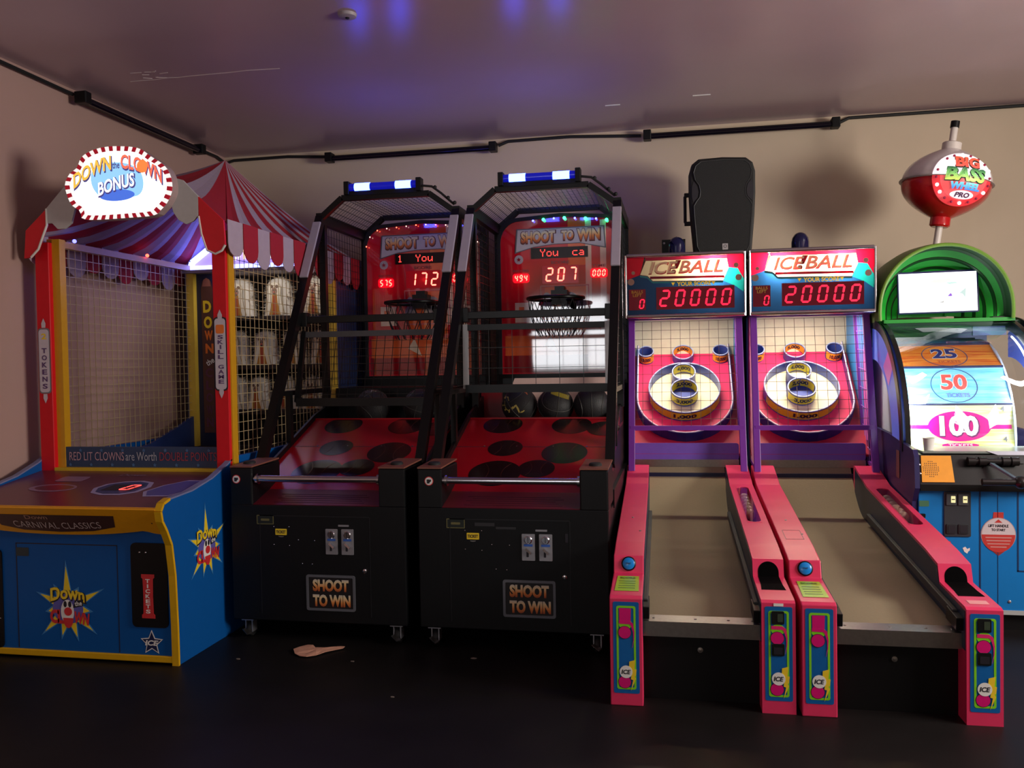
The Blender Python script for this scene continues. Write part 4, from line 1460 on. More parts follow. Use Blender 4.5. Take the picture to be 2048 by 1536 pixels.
# ------------------------------------------------------------------ pink ball-rolling alleys
def rail_print(fr, u, v0, v1, coin, parent):
    """Printed front of a rail: blue field, green line, magenta and yellow shapes."""
    g = thing_part('rail_print', parent)
    w_ = .112
    vc, h = (v0 + v1) / 2, v1 - v0
    BL = mat('decal_blue', C(15, 95, 165), .35)
    GN = mat('decal_green', C(130, 210, 35), .35)
    MG = mat('decal_magenta', C(215, 15, 115), .35)
    flat(fr, rr(u, vc, w_, h, .008), BL, g, 'blue_field', .0012)
    MB().ring(fr, rr(u, vc, .083, h - .035, .010), rr(u, vc, .065, h - .053, .006), 0, .002).build('green_line', GN, g)
    # ribbon
    P = [(u - .030, v1 - .088), (u + .015, v1 - .089), (u + .030, v1 - .100), (u + .036, v1 - .13), (u + .034, v1 - .165), (u + .026, v1 - .20)]
    rb = []
    for i, (a, b) in enumerate(P):
        rb.append((a, b + (.007 if i < 3 else .0)))
    inn = [(a - (.014 - .0027 * i if i > 1 else 0), b - (.008 if i < 2 else .009 - .002 * i)) for i, (a, b) in enumerate(P)]
    flat(fr, ell(u - .003, v1 - .097, .029, .023, 18), GN, g, 'green_disc', .0026)
    flat(fr, rb + inn[::-1], MG if not coin else mat('decal_pink', C(225, 40, 110), .35), g, 'ribbon', .0034)
    if coin:
        for k, (vv, hh) in enumerate(((v1 - .046, .056), (v1 - .182, .052))):
            c = thing_part('coin_slot', parent)
            MB().prism(fr, rr(u - .003, vv, .052, hh, .006), 0, .006).build('bezel', mat('slot_black', C(20, 22, 22), .3), c, bevel=.0015)
            flat(fr, rr(u + (.006 if k == 0 else 0), vv, .022, .034, .002), mat('slot_window', C(60, 70, 55), .25), c, 'slot_window', .007) if k == 0 else flat(fr, rr(u - .003, vv - .004, .036, .03, .003), INK, c, 'return_flap', .007)
    else:
        flat(fr, [(u - .028, v1 - .085), (u + .020, v1 - .085), (u + .022, v1 - .028), (u - .029, v1 - .028)], MG, g, 'magenta_square', .0030)
    flat(fr, ell(u - .006, v1 - .133, .0285, k=22), INK, g, 'disc_edge', .0040)
    flat(fr, ell(u - .006, v1 - .133, .0265, k=22), MG, g, 'magenta_disc', .0046)
    z = v0 + .02
    flat(fr, ell(u - .008, z + .030, .0285, k=22), INK, g, 'disc_edge', .0026)
    flat(fr, ell(u - .008, z + .030, .0265, k=22), MG, g, 'magenta_disc', .0032)
    flat(fr, [(u + .012, z + .120), (u + .038, z + .128), (u + .034, z + .088), (u + .043, z + .086), (u + .040, z + .060), (u + .034, z + .055), (u + .040, z + .046), (u + .018, z - .008), (u + .028, z + .040), (u + .018, z + .043), (u + .022, z + .068), (u + .010, z + .075)], INKY, g, 'lightning', .0036)
    flat(fr, ell(u - .002, z + .075, .0275, k=22), INKW, g, 'badge_disc', .0042)
    text(fr, 'ICE', u - .002, z + .075, .040, .020, INK, g, n=.0050, bold=.03, shear=.2)


def ice_alley(x0, which, label):
    root = thing('ball_alley', label, 'arcade game', (x0, 3.685, 0), math.radians(.75), group='pair of pink ball alleys')
    HW = .388
    prof = [(0, 0), (0, .470), (.02, .478), (.34, .497), (.365, .572), (.55, .60), (1.72, .722), (2.02, .80), (2.06, .80), (2.06, 0)]
    felt = mat('lane_felt', C(138, 124, 98), .85, var=.06, scale=90, bump=.08)
    sideb = mat('rail_side_navy', C(24, 40, 66), .4)
    for s in (-1, 1):
        a, b = (-HW, -.247) if s < 0 else (.250, HW)
        fr = Fr((a, 0, 0), (0, 1, 0), (0, 0, 1))
        if s < 0:
            MB().prism(fr, prof, 0, b - a).build('rail', PINK, root, bevel=.004)
        else:
            # the right rail is hollow under its clear window: two cheeks and a sunken middle
            tz = lambda y: .60 + (y - .55) * .1043
            ya, yz, dp, hw = .92, 1.66, .072, .036
            mid = prof[:6] + [(ya, tz(ya)), (ya, tz(ya) - dp), (yz, tz(yz) - dp), (yz, tz(yz))] + prof[6:]
            c = (b - a) / 2
            MB().prism(fr, prof, 0, c - hw).prism(fr, mid, c - hw, c + hw).prism(fr, prof, c + hw, b - a).build('rail', PINK, root)
        xi = b if s < 0 else a
        fi = Fr((xi + s * -.0015 - .001, 0, 0), (0, 1, 0), (0, 0, 1))
        MB().prism(fi, [(.012, .30), (.012, .462), (.345, .488), (.37, .56), (.55, .588), (1.72, .708), (2.02, .785), (2.02, .50)], 0, .002).build('rail_inner_face', sideb, root)
        # bumper strip along the lane
        MB().bar((xi - s * .012, .10, .425), (xi - s * .012, 1.62, .553), .022, .036, (0, 0, 1)).build('bumper', mat('bumper_grey', C(52, 54, 54), .6), root, bevel=.004)
        MB().bar((xi - s * .014, .03, .40), (xi - s * .014, .16, .415), .03, .055, (0, 0, 1)).build('bumper_stop', BLACK, root, bevel=.003)
        ft = Fr((0, 0, 0))
        rail_print(ft, (a + b) / 2, .055, .455, s > 0, root)
        tp = Fr(((a + b) / 2, .02, .478), (1, 0, 0), (0, .32, .019))
        fc = Fr(((a + b) / 2, .34, .497), (1, 0, 0), (0, .025, .075))
        tt = Fr(((a + b) / 2, .55, .60), (1, 0, 0), (0, 1.17, .122))
        if s < 0:
            lb = thing_part('score_label', root)
            LG = mat('label_lime', C(165, 205, 60), .22, var=.25, scale=12)
            flat(tp, [(-.052, .055), (.054, .055), (.050, .265), (-.048, .265)], LG, lb, 'label', .002)
            text(tp, 'SCORE', 0, .235, .07, .022, mat('label_dark_green', C(80, 110, 40), .4), lb, n=.003)
            for i in range(4):
                flat(tp, [(-.038, .09 + i * .032), (.036, .09 + i * .032), (.036, .096 + i * .032), (-.038, .096 + i * .032)], mat('label_dark_green', C(80, 110, 40), .4), lb, 'label_line', .003)
            st = thing_part('start_button', root)
            MB().lathe([(.034, 0), (.034, .006), (.029, .010), (.029, .004)], 24, fc.P(-.0, .042, 0), fc.n).build('button_ring', BLACK, st, smooth=True)
            MB().lathe([(.028, 0), (.028, .010), (.022, .014), (0, .015)], 24, fc.P(0, .042, 0), fc.n).build('button_cap', mat('button_blue', C(20, 130, 215), .25), st, smooth=True)
            text(fc, 'START', 0, .042, .024, .008, INK, st, n=.0165)
            screws(tt, [(.0, .42), (.045, .18)], .006, STEEL, root)
            if which:
                MB().ring(tt, rr(.0, .17, .088, .15, .004), rr(.0, .17, .082, .142, .003), 0, .0012).build('hatch_line', mat('hatch_dark_pink', C(150, 40, 75), .4), root)  # thin outline in a darker pink
        else:
            # ball pick-up hole: flat near-black patches stand in for its shaded depth
            ho = thing_part('ball_hole', root)
            MB().prism(fc, ell(0, .020, .046, .048, 20, 0, 180) + [(-.046, 0), (.046, 0)], -.0, .0012).build('hole_arch', mat('hole_shade', C(4, 3, 4), .9, spec=.05), ho)
            MB().prism(tp, [(-.046, .318), (.046, .318), (.047, .20), (.052, .13), (-.052, .13), (-.047, .20)], 0, .0012).build('hole_floor', mat('hole_shade', C(4, 3, 4), .9, spec=.05), ho)
            flat(tp, [(-.04, .03), (.036, .03), (.036, .075), (-.04, .075)], mat('pale_label', C(235, 150, 150), .3), root, 'serial_label', .0015) if which else None
            if not which:
                flat(Fr((0, 0, 0)), rr((a + b) / 2, .463, .04, .012, .001), INKW, root, 'serial_label', .002)
            # clear window over the ball return
            wn = thing_part('ball_window', root)
            vm, vl = (ya + yz) / 2 - .55, (yz - ya)
            L = rr(.0, vm, .070, vl - .004, .033, 6)
            O = [(math.copysign(.0372, p), q if abs(q - vm) < vl / 2 - .034 else vm + math.copysign(vl / 2 + .002, q - vm)) for p, q in L]
            MB().ring(tt, O, L, -.004, .0015).build('window_rim', PINK, wn)
            MB().prism(tt, [(-.035, vm - vl / 2 + .003), (.035, vm - vl / 2 + .003), (.035, vm + vl / 2 - .003), (-.035, vm + vl / 2 - .003)], -.004, -.001).build('window_pane', mat_clear('clear_acrylic'), wn)
            MB().prism(tt, [(-.0355, vm - vl / 2 + .002), (.0355, vm - vl / 2 + .002), (.0355, vm + vl / 2 - .002), (-.0355, vm + vl / 2 - .002)], -.072, -.0705).build('window_well', mat('window_well', C(86, 62, 58), .6), wn)
    # lane, ramp and metal lip
    fl = Fr((-.247, 0, 0), (0, 1, 0), (0, 0, 1))
    top = [(.07, .358), (1.77, .512)]
    for i in range(1, 13):
        t = i / 12
        top.append((1.77 + .40 * t, .512 + .036 * t + .245 * t ** 1.8))
    MB().prism(fl, top + [(2.17, .30), (.07, .30)], 0, .497).build('lane', felt, root, smooth=True)
    MB().prism(fl, [(.045, .295), (.06, .295), (.06, .352), (.125, .3595), (.125, .366), (.045, .3605)], -.0, .497).build('lane_lip', STEEL, root)
    lp = Fr((0, .045, 0))
    MB().box(-.247, .25, .10, .14, .0, .30).build('kick_panel', BLACK, root)
    MB().lathe([(.012, 0), (.012, .006), (0, .008)], 10, (0.0, .10, .225), (0, -1, 0)).build('panel_bolt', STEEL, root, smooth=True)
    screws(Fr((0, .085, .363), (1, 0, 0), (0, 1, .08)), [(-.2, 0), (-.02, 0), (.12, 0), (.22, 0)], .006, STEEL, root)
    # kerb above the lane: metal strip and lilac board
    fb = Fr((0, 2.16, 0))
    MB().prism(fb, rr(-.005, .80, .70, .05, .004), 0, .008).build('metal_strip', STEEL, root)
    MB().prism(fb, rr(-.005, .878, .70, .115, .018), -.006, .004).build('lilac_board', LILAC, root)
    # target board
    y0b, z0b = 2.30, 1.0
    bd = Fr((0, y0b, z0b), (1, 0, 0), (0, 1, .95))
    MB().prism(bd, [(-.375, -.20), (.375, -.20), (.375, .79), (-.375, .79)], -.02, 0).build('target_board', mat('board_red', C(190, 30, 70), .5), root)
    # U shaped fence with pink field
    U = [(.325, .785), (.325, .25)] + [(.325 * math.cos(math.radians(a)), .25 - .33 * math.sin(math.radians(a))) for a in range(10, 180, 10)] + [(-.325, .25), (-.325, .785)]
    MB().prism(bd, U, 0, .006).build('pink_field', HOTPINK, root)
    mb = MB()
    vs, fs = [], []
    for (a, b) in U:
        vs += [bd.P(a, b, .0), bd.P(a, b, .085), bd.P(a * 1.035, .25 + (b - .25) * 1.035, .085), bd.P(a * 1.035, .25 + (b - .25) * 1.035, 0)]
    for i in range(len(U) - 1):
        for k in range(3):
            fs.append((i * 4 + k, i * 4 + k + 1, i * 4 + k + 5, i * 4 + k + 4))
    mb.add(vs, fs)
    mb.build('fence', mat('fence_blue', C(38, 45, 120), .4), root)
    MB().tube([bd.P(a * 1.01, .25 + (b - .25) * 1.01, .086) for a, b in U], .005, 6).build('fence_edge', mat('edge_white', C(220, 205, 225), .4), root, smooth=True)
    # rings
    NV = mat('ring_blue', C(62, 78, 160), .35)
    RY = mat('ring_yellow', C(214, 200, 30), .4)
    RO = mat('ring_orange', C(238, 170, 35), .4)
    inkb = mat('ring_ink', C(30, 36, 50), .5)

    def ring(cx, cv, r, h, word, inner_word, band, base=.006, tilt=0):
        g = thing_part('score_ring', root)
        P = lambda rad, ang, n: bd.P(cx + rad * math.sin(ang), cv - rad * math.cos(ang), n)
        n = 40
        prof_ = [(r, base), (r, base + h), (r - .007, base + h), (r - .007, base)]
        vs, fs = [], []
        for i in range(n):
            a = 2 * PI * i / n
            vs += [P(q, a, z) for q, z in prof_]
        for i in range(n):
            j = (i + 1) % n
            for k in range(3):
                fs.append((i * 4 + k, j * 4 + k, j * 4 + k + 1, i * 4 + k + 1))
        MB().add(vs, fs).build('ring_wall', NV, g, smooth=True)
        MB().tube([P(r - .0035, 2 * PI * i / n, base + h) for i in range(n)], .0045, 6, closed=True).build('ring_edge', mat('ring_edge_pale', C(165, 175, 215), .35), g, smooth=True)

        def bandmesh(rad, a0, a1, z0, z1, m, nm):
            k = 24
            vs, fs = [], []
            for i in range(k + 1):
                a = a0 + (a1 - a0) * i / k
                vs += [P(rad, a, z0), P(rad, a, z1)]
            for i in range(k):
                fs.append((2 * i, 2 * i + 2, 2 * i + 3, 2 * i + 1))
            MB().add(vs, fs).build(nm, m, g, smooth=True)
        if word:
            bandmesh(r + .0012, -1.25, 1.25, base + h * .14, base + h * .90, band, 'number_band')
            text(bd, word, 0, base + h * .5, min(.16, r * 1.25), h * .48, inkb, g, bold=.05, n=0, P=lambda u, v, n_: P(r + .0026, u / r, v))
        if inner_word:
            bandmesh(r - .0085, PI - 1.35, PI + 1.35, base + h * .12, base + h * .92, band, 'number_band')
            text(bd, inner_word, 0, base + h * .52, r * 1.35, h * .5, inkb, g, bold=.05, n=0, P=lambda u, v, n_: P(r - .0100, PI - u / r, v))
        return g
    MB().prism(bd, ell(0, .345, .247, .247, 40), .006, .009).build('cream_floor', CREAM, root)
    ring(0, .345, .252, .085, '1,000', None, RY)
    MB().prism(bd, ell(.0, .315, .05, .05, 24), .009, .0105).build('ball_drop', INK, root)
    MB().prism(bd, ell(.0, .125, .03, .018, 18), .009, .0105).build('ball_drop', INK, root)
    ring(0, .325, .096, .085, '3,000', '2,000', RY, .012)
    ring(0, .496, .084, .085, None, '4,000', RY, .012)
    MB().prism(bd, [(-.084, .496), (.084, .496), (.096, .325), (-.096, .325)], .009, .011).build('ring_saddle', NV, root)
    ring(0, .725, .078, .07, None, '5,000', RO, .006)
    for s in (-1, 1):
        ring(s * .272, .725, .058, .085, '10,000', None, RO, .006)
        MB().prism(bd, ell(s * .272, .725, .05, k=24), .006, .008).build('ball_drop', mat('hole_blue', C(22, 26, 70), .5), root)
    MB().prism(bd, ell(0, .725, .07, k=24), .006, .0075).build('ring_floor', HOTPINK, root)
    # enclosure behind the cage
    inside = mat('back_board_cream', C(205, 196, 176), .6)
    MB().box(-.375, .375, 2.86, 2.90, 1.50, 1.86).build('back_board', inside, root)
    for s in (-1, 1):
        x = s * .372
        MB().box(min(x, x + s * .012), max(x, x + s * .012), 2.30, 2.9, .70, 1.86).build('side_wall', mat('side_wall_blue', C(60, 130, 195), .45), root)
        MB().box(x - .004, x + .004, 2.20, 2.30, .95, 1.80).build('side_stripe', mat('side_stripe_pink', C(225, 110, 190), .45), root)
    MB().box(-.388, .388, 2.10, 3.05, .0, .74).build('base_cabinet', NAVY, root)
    MB().box(-.388, .388, 2.87, 3.05, .70, 1.86).build('rear_cabinet', BLACK, root)
    # cage
    FB, FT = Vector((0, 1.93, .735)), Vector((0, 2.17, 1.80))
    cg = thing_part('cage', root)
    d = FT - FB
    CP = lambda a, t: (a, FB.y + d.y * t, FB.z + d.z * t)
    tm = (1.05 - FB.z) / d.z
    for s in (-1, 1):
        MB().bar(CP(s * .358, -.01), CP(s * .352, 1), .042, .030, (0, 1, 0)).build('cage_post', PURPLE, cg, bevel=.003)
        MB().bar((s * .366, 2.28, .80), (s * .366, 2.55, 1.80), .022, .022, (0, 1, 0)).build('cage_stay', PURPLE, cg)
        MB().bar((s * .366, 1.95, .80), (s * .366, 2.28, .82), .022, .022).build('cage_sill', PURPLE, cg)
        rods = mat('cage_rod_violet', C(165, 110, 200), .35)
        mb = MB()
        for i in range(1, 8):
            t = i / 8
            a, b = Vector(CP(s * .366, 0)).lerp(Vector(CP(s * .366, 1)), t), Vector((s * .366, 2.28, .80)).lerp(Vector((s * .366, 2.55, 1.80)), t)
            mb.tube([a, b], .0025, 4)
        for i in range(1, 7):
            t = i / 7
            a, b = Vector((s * .366, 1.95, .80)).lerp(Vector((s * .366, 2.28, .82)), t), Vector(CP(s * .366, 1)).lerp(Vector((s * .366, 2.55, 1.80)), t)
            mb.tube([a, b], .0025, 4)
        mb.build('side_net', rods, cg)
        if s < 0:
            mb = MB()
            for i in range(1, 26):
                t = i / 26
                a, b = Vector((-.370, 1.95, .80)).lerp(Vector((-.370, 2.28, .82)), t), Vector(CP(-.370, 1)).lerp(Vector((-.370, 2.55, 1.80)), t)
                mb.tube([a, b], .0042, 4)
            mb.build('pink_side_mesh', mat('pink_side_mesh', C(240, 170, 190), .4), cg)
        screws(Fr(CP(s * .356, 0), (1, 0, 0), d), [(0, .30), (0, .62), (0, .98)], .006, CHROME, cg)
    MB().bar(CP(-.375, .985), CP(.375, .985), .03, .062, (0, 1, 0)).build('cage_top', PURPLE, cg)
    MB().bar(CP(-.365, tm), CP(.365, tm), .03, .034, (0, 1, 0)).build('cage_bar', PURPLE, cg)
    grid(MB(), lambda a, t: CP(a, t), -.345, .345, tm, .96, .062, .0555, .0019).build('cage_net', mat('cage_wire', C(110, 95, 90), .35, .5), cg)
    # marquee head
    hd = thing_part('marquee', root)
    yf, zb, zt = 2.05, 1.795, 2.185
    white = mat('box_white', C(225, 222, 215), .6)
    boxg = mat('box_grey', C(40, 38, 37), .8)
    MB().box(-.385, .385, yf + .17, yf + .20, zb, zt).box(-.385, .385, yf + .01, yf + .18, zt - .012, zt).box(-.385, .385, yf + .01, yf + .18, zb, zb + .012).build('light_box', boxg, hd)
    MB().box(-.388, .388, yf + .20, yf + .72, zb, zt).build('head_back', BLACK, hd)
    for s in (-1, 1):
        MB().box(s * .3835 - .0075, s * .3835 + .0075, yf - .012, yf + .38, zb - .02, zt + .012).build('end_plate', mat('end_plate_black', C(22, 18, 20), .2), hd, bevel=.003)
        MB().tube([(s * .384, yf - .012, zb - .015), (s * .384, yf - .012, zt + .01)], .008, 8).build('end_trim', CHROME, hd, smooth=True)
    for z, r in ((zt + .006, .014), (zb - .006, .015)):
        MB().tube([(-.378, yf - .008, z), (.378, yf - .008, z)], r, 12).build('chrome_trim', CHROME, hd, smooth=True)
    fp = Fr((0, yf, zt))
    pz = lambda L: [(a, -b) for a, b in L]
    H = zt - zb
    Mr, Mt, Mb, Mc = (mat_trans('lit_red', C(215, 15, 50)), mat_trans('lit_teal', C(20, 140, 145)), mat_trans('lit_blue', C(22, 62, 110)), mat_trans('lit_cream', C(246, 226, 190)))
    Mp = mat_trans('lit_purple_red', C(150, 30, 62))
    tiles = [(Mr, 'art_red', [(-.376, 0), (-.26, 0), (-.291, .120), (-.376, .15)]),
             (Mp, 'art_band', [(-.26, 0), (.273, 0), (.273, .026), (-.252, .026)]),
             (Mr, 'art_red', [(.273, 0), (.376, 0), (.376, .10), (.284, .088), (.273, .026)]),
             (Mt, 'art_teal', [(.284, .088), (.34, .095), (.376, .16), (.376, .25), (.325, .21), (.246, .173)]),
             (Mr, 'art_red', [(.34, .095), (.376, .10), (.376, .16)]),
             (Mc, 'logo_plaque', [(-.252, .026), (.273, .026), (.284, .088), (.246, .173), (-.207, .163), (-.241, .129), (-.291, .120)]),
             (Mb, 'art_blue', [(-.376, .15), (-.291, .120), (-.241, .129), (-.207, .163), (.246, .173), (.325, .21), (.376, .25), (.376, H), (-.376, H)])]
    for m, nm, L in tiles:
        MB().add([fp.P(a, b) for a, b in pz(L)], [tuple(range(len(L)))]).build(nm, m, hd)
    rim = mat_trans('logo_rim', C(160, 42, 58))
    mb = MB()
    L = pz(tiles[5][2])
    for i in range(len(L)):
        mb.bar(fp.P(*L[i], .001), fp.P(*L[(i + 1) % len(L)], .001), .003, .003, (0, 1, 0))
    mb.build('logo_rim', rim, hd)
    tl = mat('logo_teal_shadow', C(15, 90, 95), .4)
    mb = MB()
    for i in (3, 4, 5):
        a, b = L[i], L[(i + 1) % len(L)]
        mb.bar(fp.P(a[0], a[1] - .008, .001), fp.P(b[0], b[1] - .008, .001), .011, .002, (0, 1, 0))
    mb.build('logo_shadow', tl, hd)
    text(fp, 'ICE', -.135, -.078, .20, .085, rim, hd, n=.002, bold=.03, shear=.28)
    text(fp, 'ICE', -.138, -.075, .19, .078, Mc, hd, n=.004, bold=.02, shear=.28)
    flat(fp, pz([(-.055, .03), (-.02, .03), (-.045, .085), (-.068, .085)]), rim, hd, 'exclamation', .003)
    flat(fp, pz(ell(-.07, .103, .014, .012, 14)), rim, hd, 'exclamation', .003)
    text(fp, 'BALL', .105, -.076, .29, .085, rim, hd, n=.002, bold=.025, shear=.28)
    text(fp, 'BALL', .102, -.073, .28, .078, Mc, hd, n=.004, bold=.01, shear=.28)
    MB().bar(fp.P(-.225, -.140, .001), fp.P(.255, -.146, .001), .016, .001, (0, 1, 0)).build('logo_stripe', Mp, hd)
    orb = mat('art_ball_brown', C(130, 95, 85), .4)
    for (a, b, r) in ((.33, .075, .016), (.345, .155, .02), (-.335, .105, .012), (-.350, .165, .022)):
        flat(fp, pz(ell(a, b, r, k=18)), orb, hd, 'printed_ball', .0025)
    yi = mat('score_yellow', C(240, 195, 40), .5)
    text(fp, 'YOUR SCORE', .06, -.187, .22, .028, yi, hd, n=.003, bold=.03)
    for u in (-.075, .185):
        flat(fp, pz([(u - .012, .176), (u + .012, .176), (u, .198)]), yi, hd, 'arrow', .003)
    dk = mat('score_window', C(64, 14, 26), .15, emit=(.35, .0, .02, 1), es=.12)
    sd = thing_part('score_display', root)
    yo = -.010 if which else 0
    flat(fp, [(-.185, -.205), (.318, -.205), (.318, -.352), (-.185, -.352)], dk, sd, 'score_window', .004)
    for i, ch in enumerate('20000'):
        seg_digit(fp, ch, -.130 + i * .099, -.279, .062, .112, LEDP, sd, n=.007, th=.12, sl=.17)
    bl = thing_part('ball_display', root)
    flat(fp, [(-.365, -.215), (-.255, -.215), (-.255, -.352), (-.365, -.352)], dk, bl, 'score_window', .004)
    seg_digit(fp, '0', -.280, -.312, .034, .065, LEDP, bl, n=.007, th=.13, sl=.15)
    text(fp, 'BALLS\nLEFT', -.310, -.243, .075, .042, mat('score_dim_yellow', C(150, 110, 30), .5), bl, n=.006, bold=.02)
    for u in ((.19,) if which == 0 else (-.20, .19)):
        MB().sphere((u, yf + .062, zt - .085), .06, .03, .042, n=16, k=10).build('lamp_bulb', glow('warm_bulb', (1, .84, .60, 1), 250), hd, smooth='all')
    # lamp over the target board
    al = bpy.data.lights.new('target_lamp', 'AREA')
    al.shape = 'RECTANGLE'
    al.size, al.size_y, al.energy, al.color = .5, .06, (11 if which == 0 else 14.5), (1, .88, .66)
    ao = bpy.data.objects.new('target_lamp', al)
    COL.objects.link(ao)
    ao.parent = root
    ao.location = (.0, 2.38, 1.785)
    ao.rotation_euler = (math.radians(8), 0, 0)
    MB().box(-.27, .27, 2.35, 2.42, 1.787, 1.80).build('lamp_housing', white, root)
    # beacon on the roof
    bc = thing_part('beacon', root)
    bx, by = (-.045, 2.26) if which == 0 else (-.03, 2.30)
    MB().lathe([(.068, 0), (.068, .02), (.06, .03)], 20, (bx, by, zt)).build('beacon_base', BLACK, bc, smooth=True)
    dome = mat('beacon_blue', C(10, 18, 62), .08, coat=.5)
    MB().lathe([(.058, .02), (.058, .085), (.052, .115), (.036, .14), (.016, .151), (0, .153)], 24, (bx, by, zt)).build('beacon_dome', dome, bc, smooth=True)
    if which == 0:
        MB().box(bx - .10, bx + .06, by + .06, by + .10, zt, zt + .145).build('beacon_bracket', BLACK, bc)
        screws(Fr((bx - .085, by + .06, zt + .12)), [(0, 0)], .008, ZINC, bc)
        MB().tube([(bx + .02, by + .07, zt + .145), (bx + .0, by + .07, zt + .16), (bx - .03, by + .07, zt + .145)], .006, 6).build('bracket_loop', BLACK, bc)
    return root


ICE = ice_alley(.095, 0, 'pink ball alley lit in one spot, beside the black basketball game')
ICE2 = ice_alley(.893, 1, 'pink ball alley lit in two spots, beside the green fishing wheel game')
wood = mat('pale_ball', C(205, 160, 130), .3, var=.1)
for k, (cx, nm) in enumerate(((.095, 'left'), (.893, 'right'))):
    words = ('lowest pale wooden ball', 'second pale wooden ball from the bottom', 'third pale wooden ball from the bottom', 'fourth pale wooden ball from the bottom', 'fifth pale wooden ball from the bottom', 'topmost pale wooden ball')
    for i in range(6):
        yl = 1.19 + i * .0675
        zl = .60 + (yl - .55) * .1043
        x, y = .319, yl
        a = math.radians(.75)
        p = (cx + x * math.cos(a) - y * math.sin(a), 3.685 + x * math.sin(a) + y * math.cos(a), zl - .0375)
        o = MB().sphere((0, 0, 0), .0322, n=18, k=12).build('alley_ball', wood, smooth='all')
        o.location = p
        tag(o, words[i] + ' in the rail window of the %s pink alley' % nm, 'ball', 'balls in the window of the %s alley' % nm)


# ------------------------------------------------------------------ loudspeaker on the alley
def speaker():
    t = thing('loudspeaker', 'black plastic loudspeaker with a small silver badge, standing on the pink alley', 'speaker', (.335, 6.06, 2.187), math.radians(4))
    f = Fr((0, 0, 0))
    body = mat('speaker_plastic', C(17, 16, 16), .6, bump=.05, scale=120)
    grille = mat('speaker_grille', C(20, 20, 21), .7, bump=.4, scale=400)
    out = [(-.13, 0.0), (.13, 0), (.175, .025), (.195, .07), (.215, .30), (.222, .45), (.222, .60), (.205, .66), (.16, .695), (.0, .703), (-.16, .695), (-.205, .66), (-.222, .60), (-.222, .45), (-.215, .30), (-.195, .07), (-.175, .025)]
    back = [(a * .72, .35 + (b - .35) * .93) for a, b in out]
    k = len(out)
    mb = MB()
    vs = [f.P(a, b, 0) for a, b in out] + [f.P(a, b, -.10) for a, b in out] + [f.P(a, b, -.33) for a, b in back]
    fs = [tuple(range(k)), tuple(range(3 * k - 1, 2 * k - 1, -1))]
    for q in range(2):
        fs += [(q * k + (i + 1) % k, q * k + i, (q + 1) * k + i, (q + 1) * k + (i + 1) % k) for i in range(k)]
    mb.add(vs, fs)
    mb.build('cabinet', body, t, bevel=.014)
    gp = [(-.11, .03), (.11, .03), (.155, .05), (.175, .09), (.192, .30), (.195, .37), (.178, .40), (.155, .43), (.150, .47), (.158, .51), (.185, .55), (.195, .60), (.18, .645), (.145, .672), (0, .68)]
    gp = gp + [(-a, b) for a, b in gp[2:-1]][::-1]
    MB().prism(f, gp, 0, .012).build('grille', grille, t, bevel=.006)
    mb = MB()
    mb.tube([f.P(a, b, .011) for a, b in gp], .004, 6, closed=True)
    mb.build('grille_edge', mat('grille_edge', C(45, 46, 48), .5), t)
    for s in (-1, 1):
        flat(f, [(s * .166, .43), (s * .160, .47), (s * .168, .51), (s * .195, .545), (s * .208, .50), (s * .208, .44), (s * .20, .395), (s * .185, .41)], INK, t, 'port', .004)
    b = thing_part('badge', t)
    MB().prism(f, rr(.012, .085, .038, .042, .002), .012, .016).build('badge_plate', mat('badge_silver', C(190, 188, 190), .35, .6), b)
    MB().ring(f, ell(.012, .087, .011, k=16), ell(.012, .087, .008, k=16), .016, .017).build('badge_mark', INK, b)
    MB().tube([(-.228, .12, .47), (-.245, .12, .46), (-.245, .12, .28), (-.228, .12, .27)], .011, 8).build('handle', body, t, smooth=True)
    for z in (.47, .27):
        MB().box(-.25, -.20, .105, .135, z - .014, z + .014).build('handle_lug', body, t, bevel=.003)


speaker()


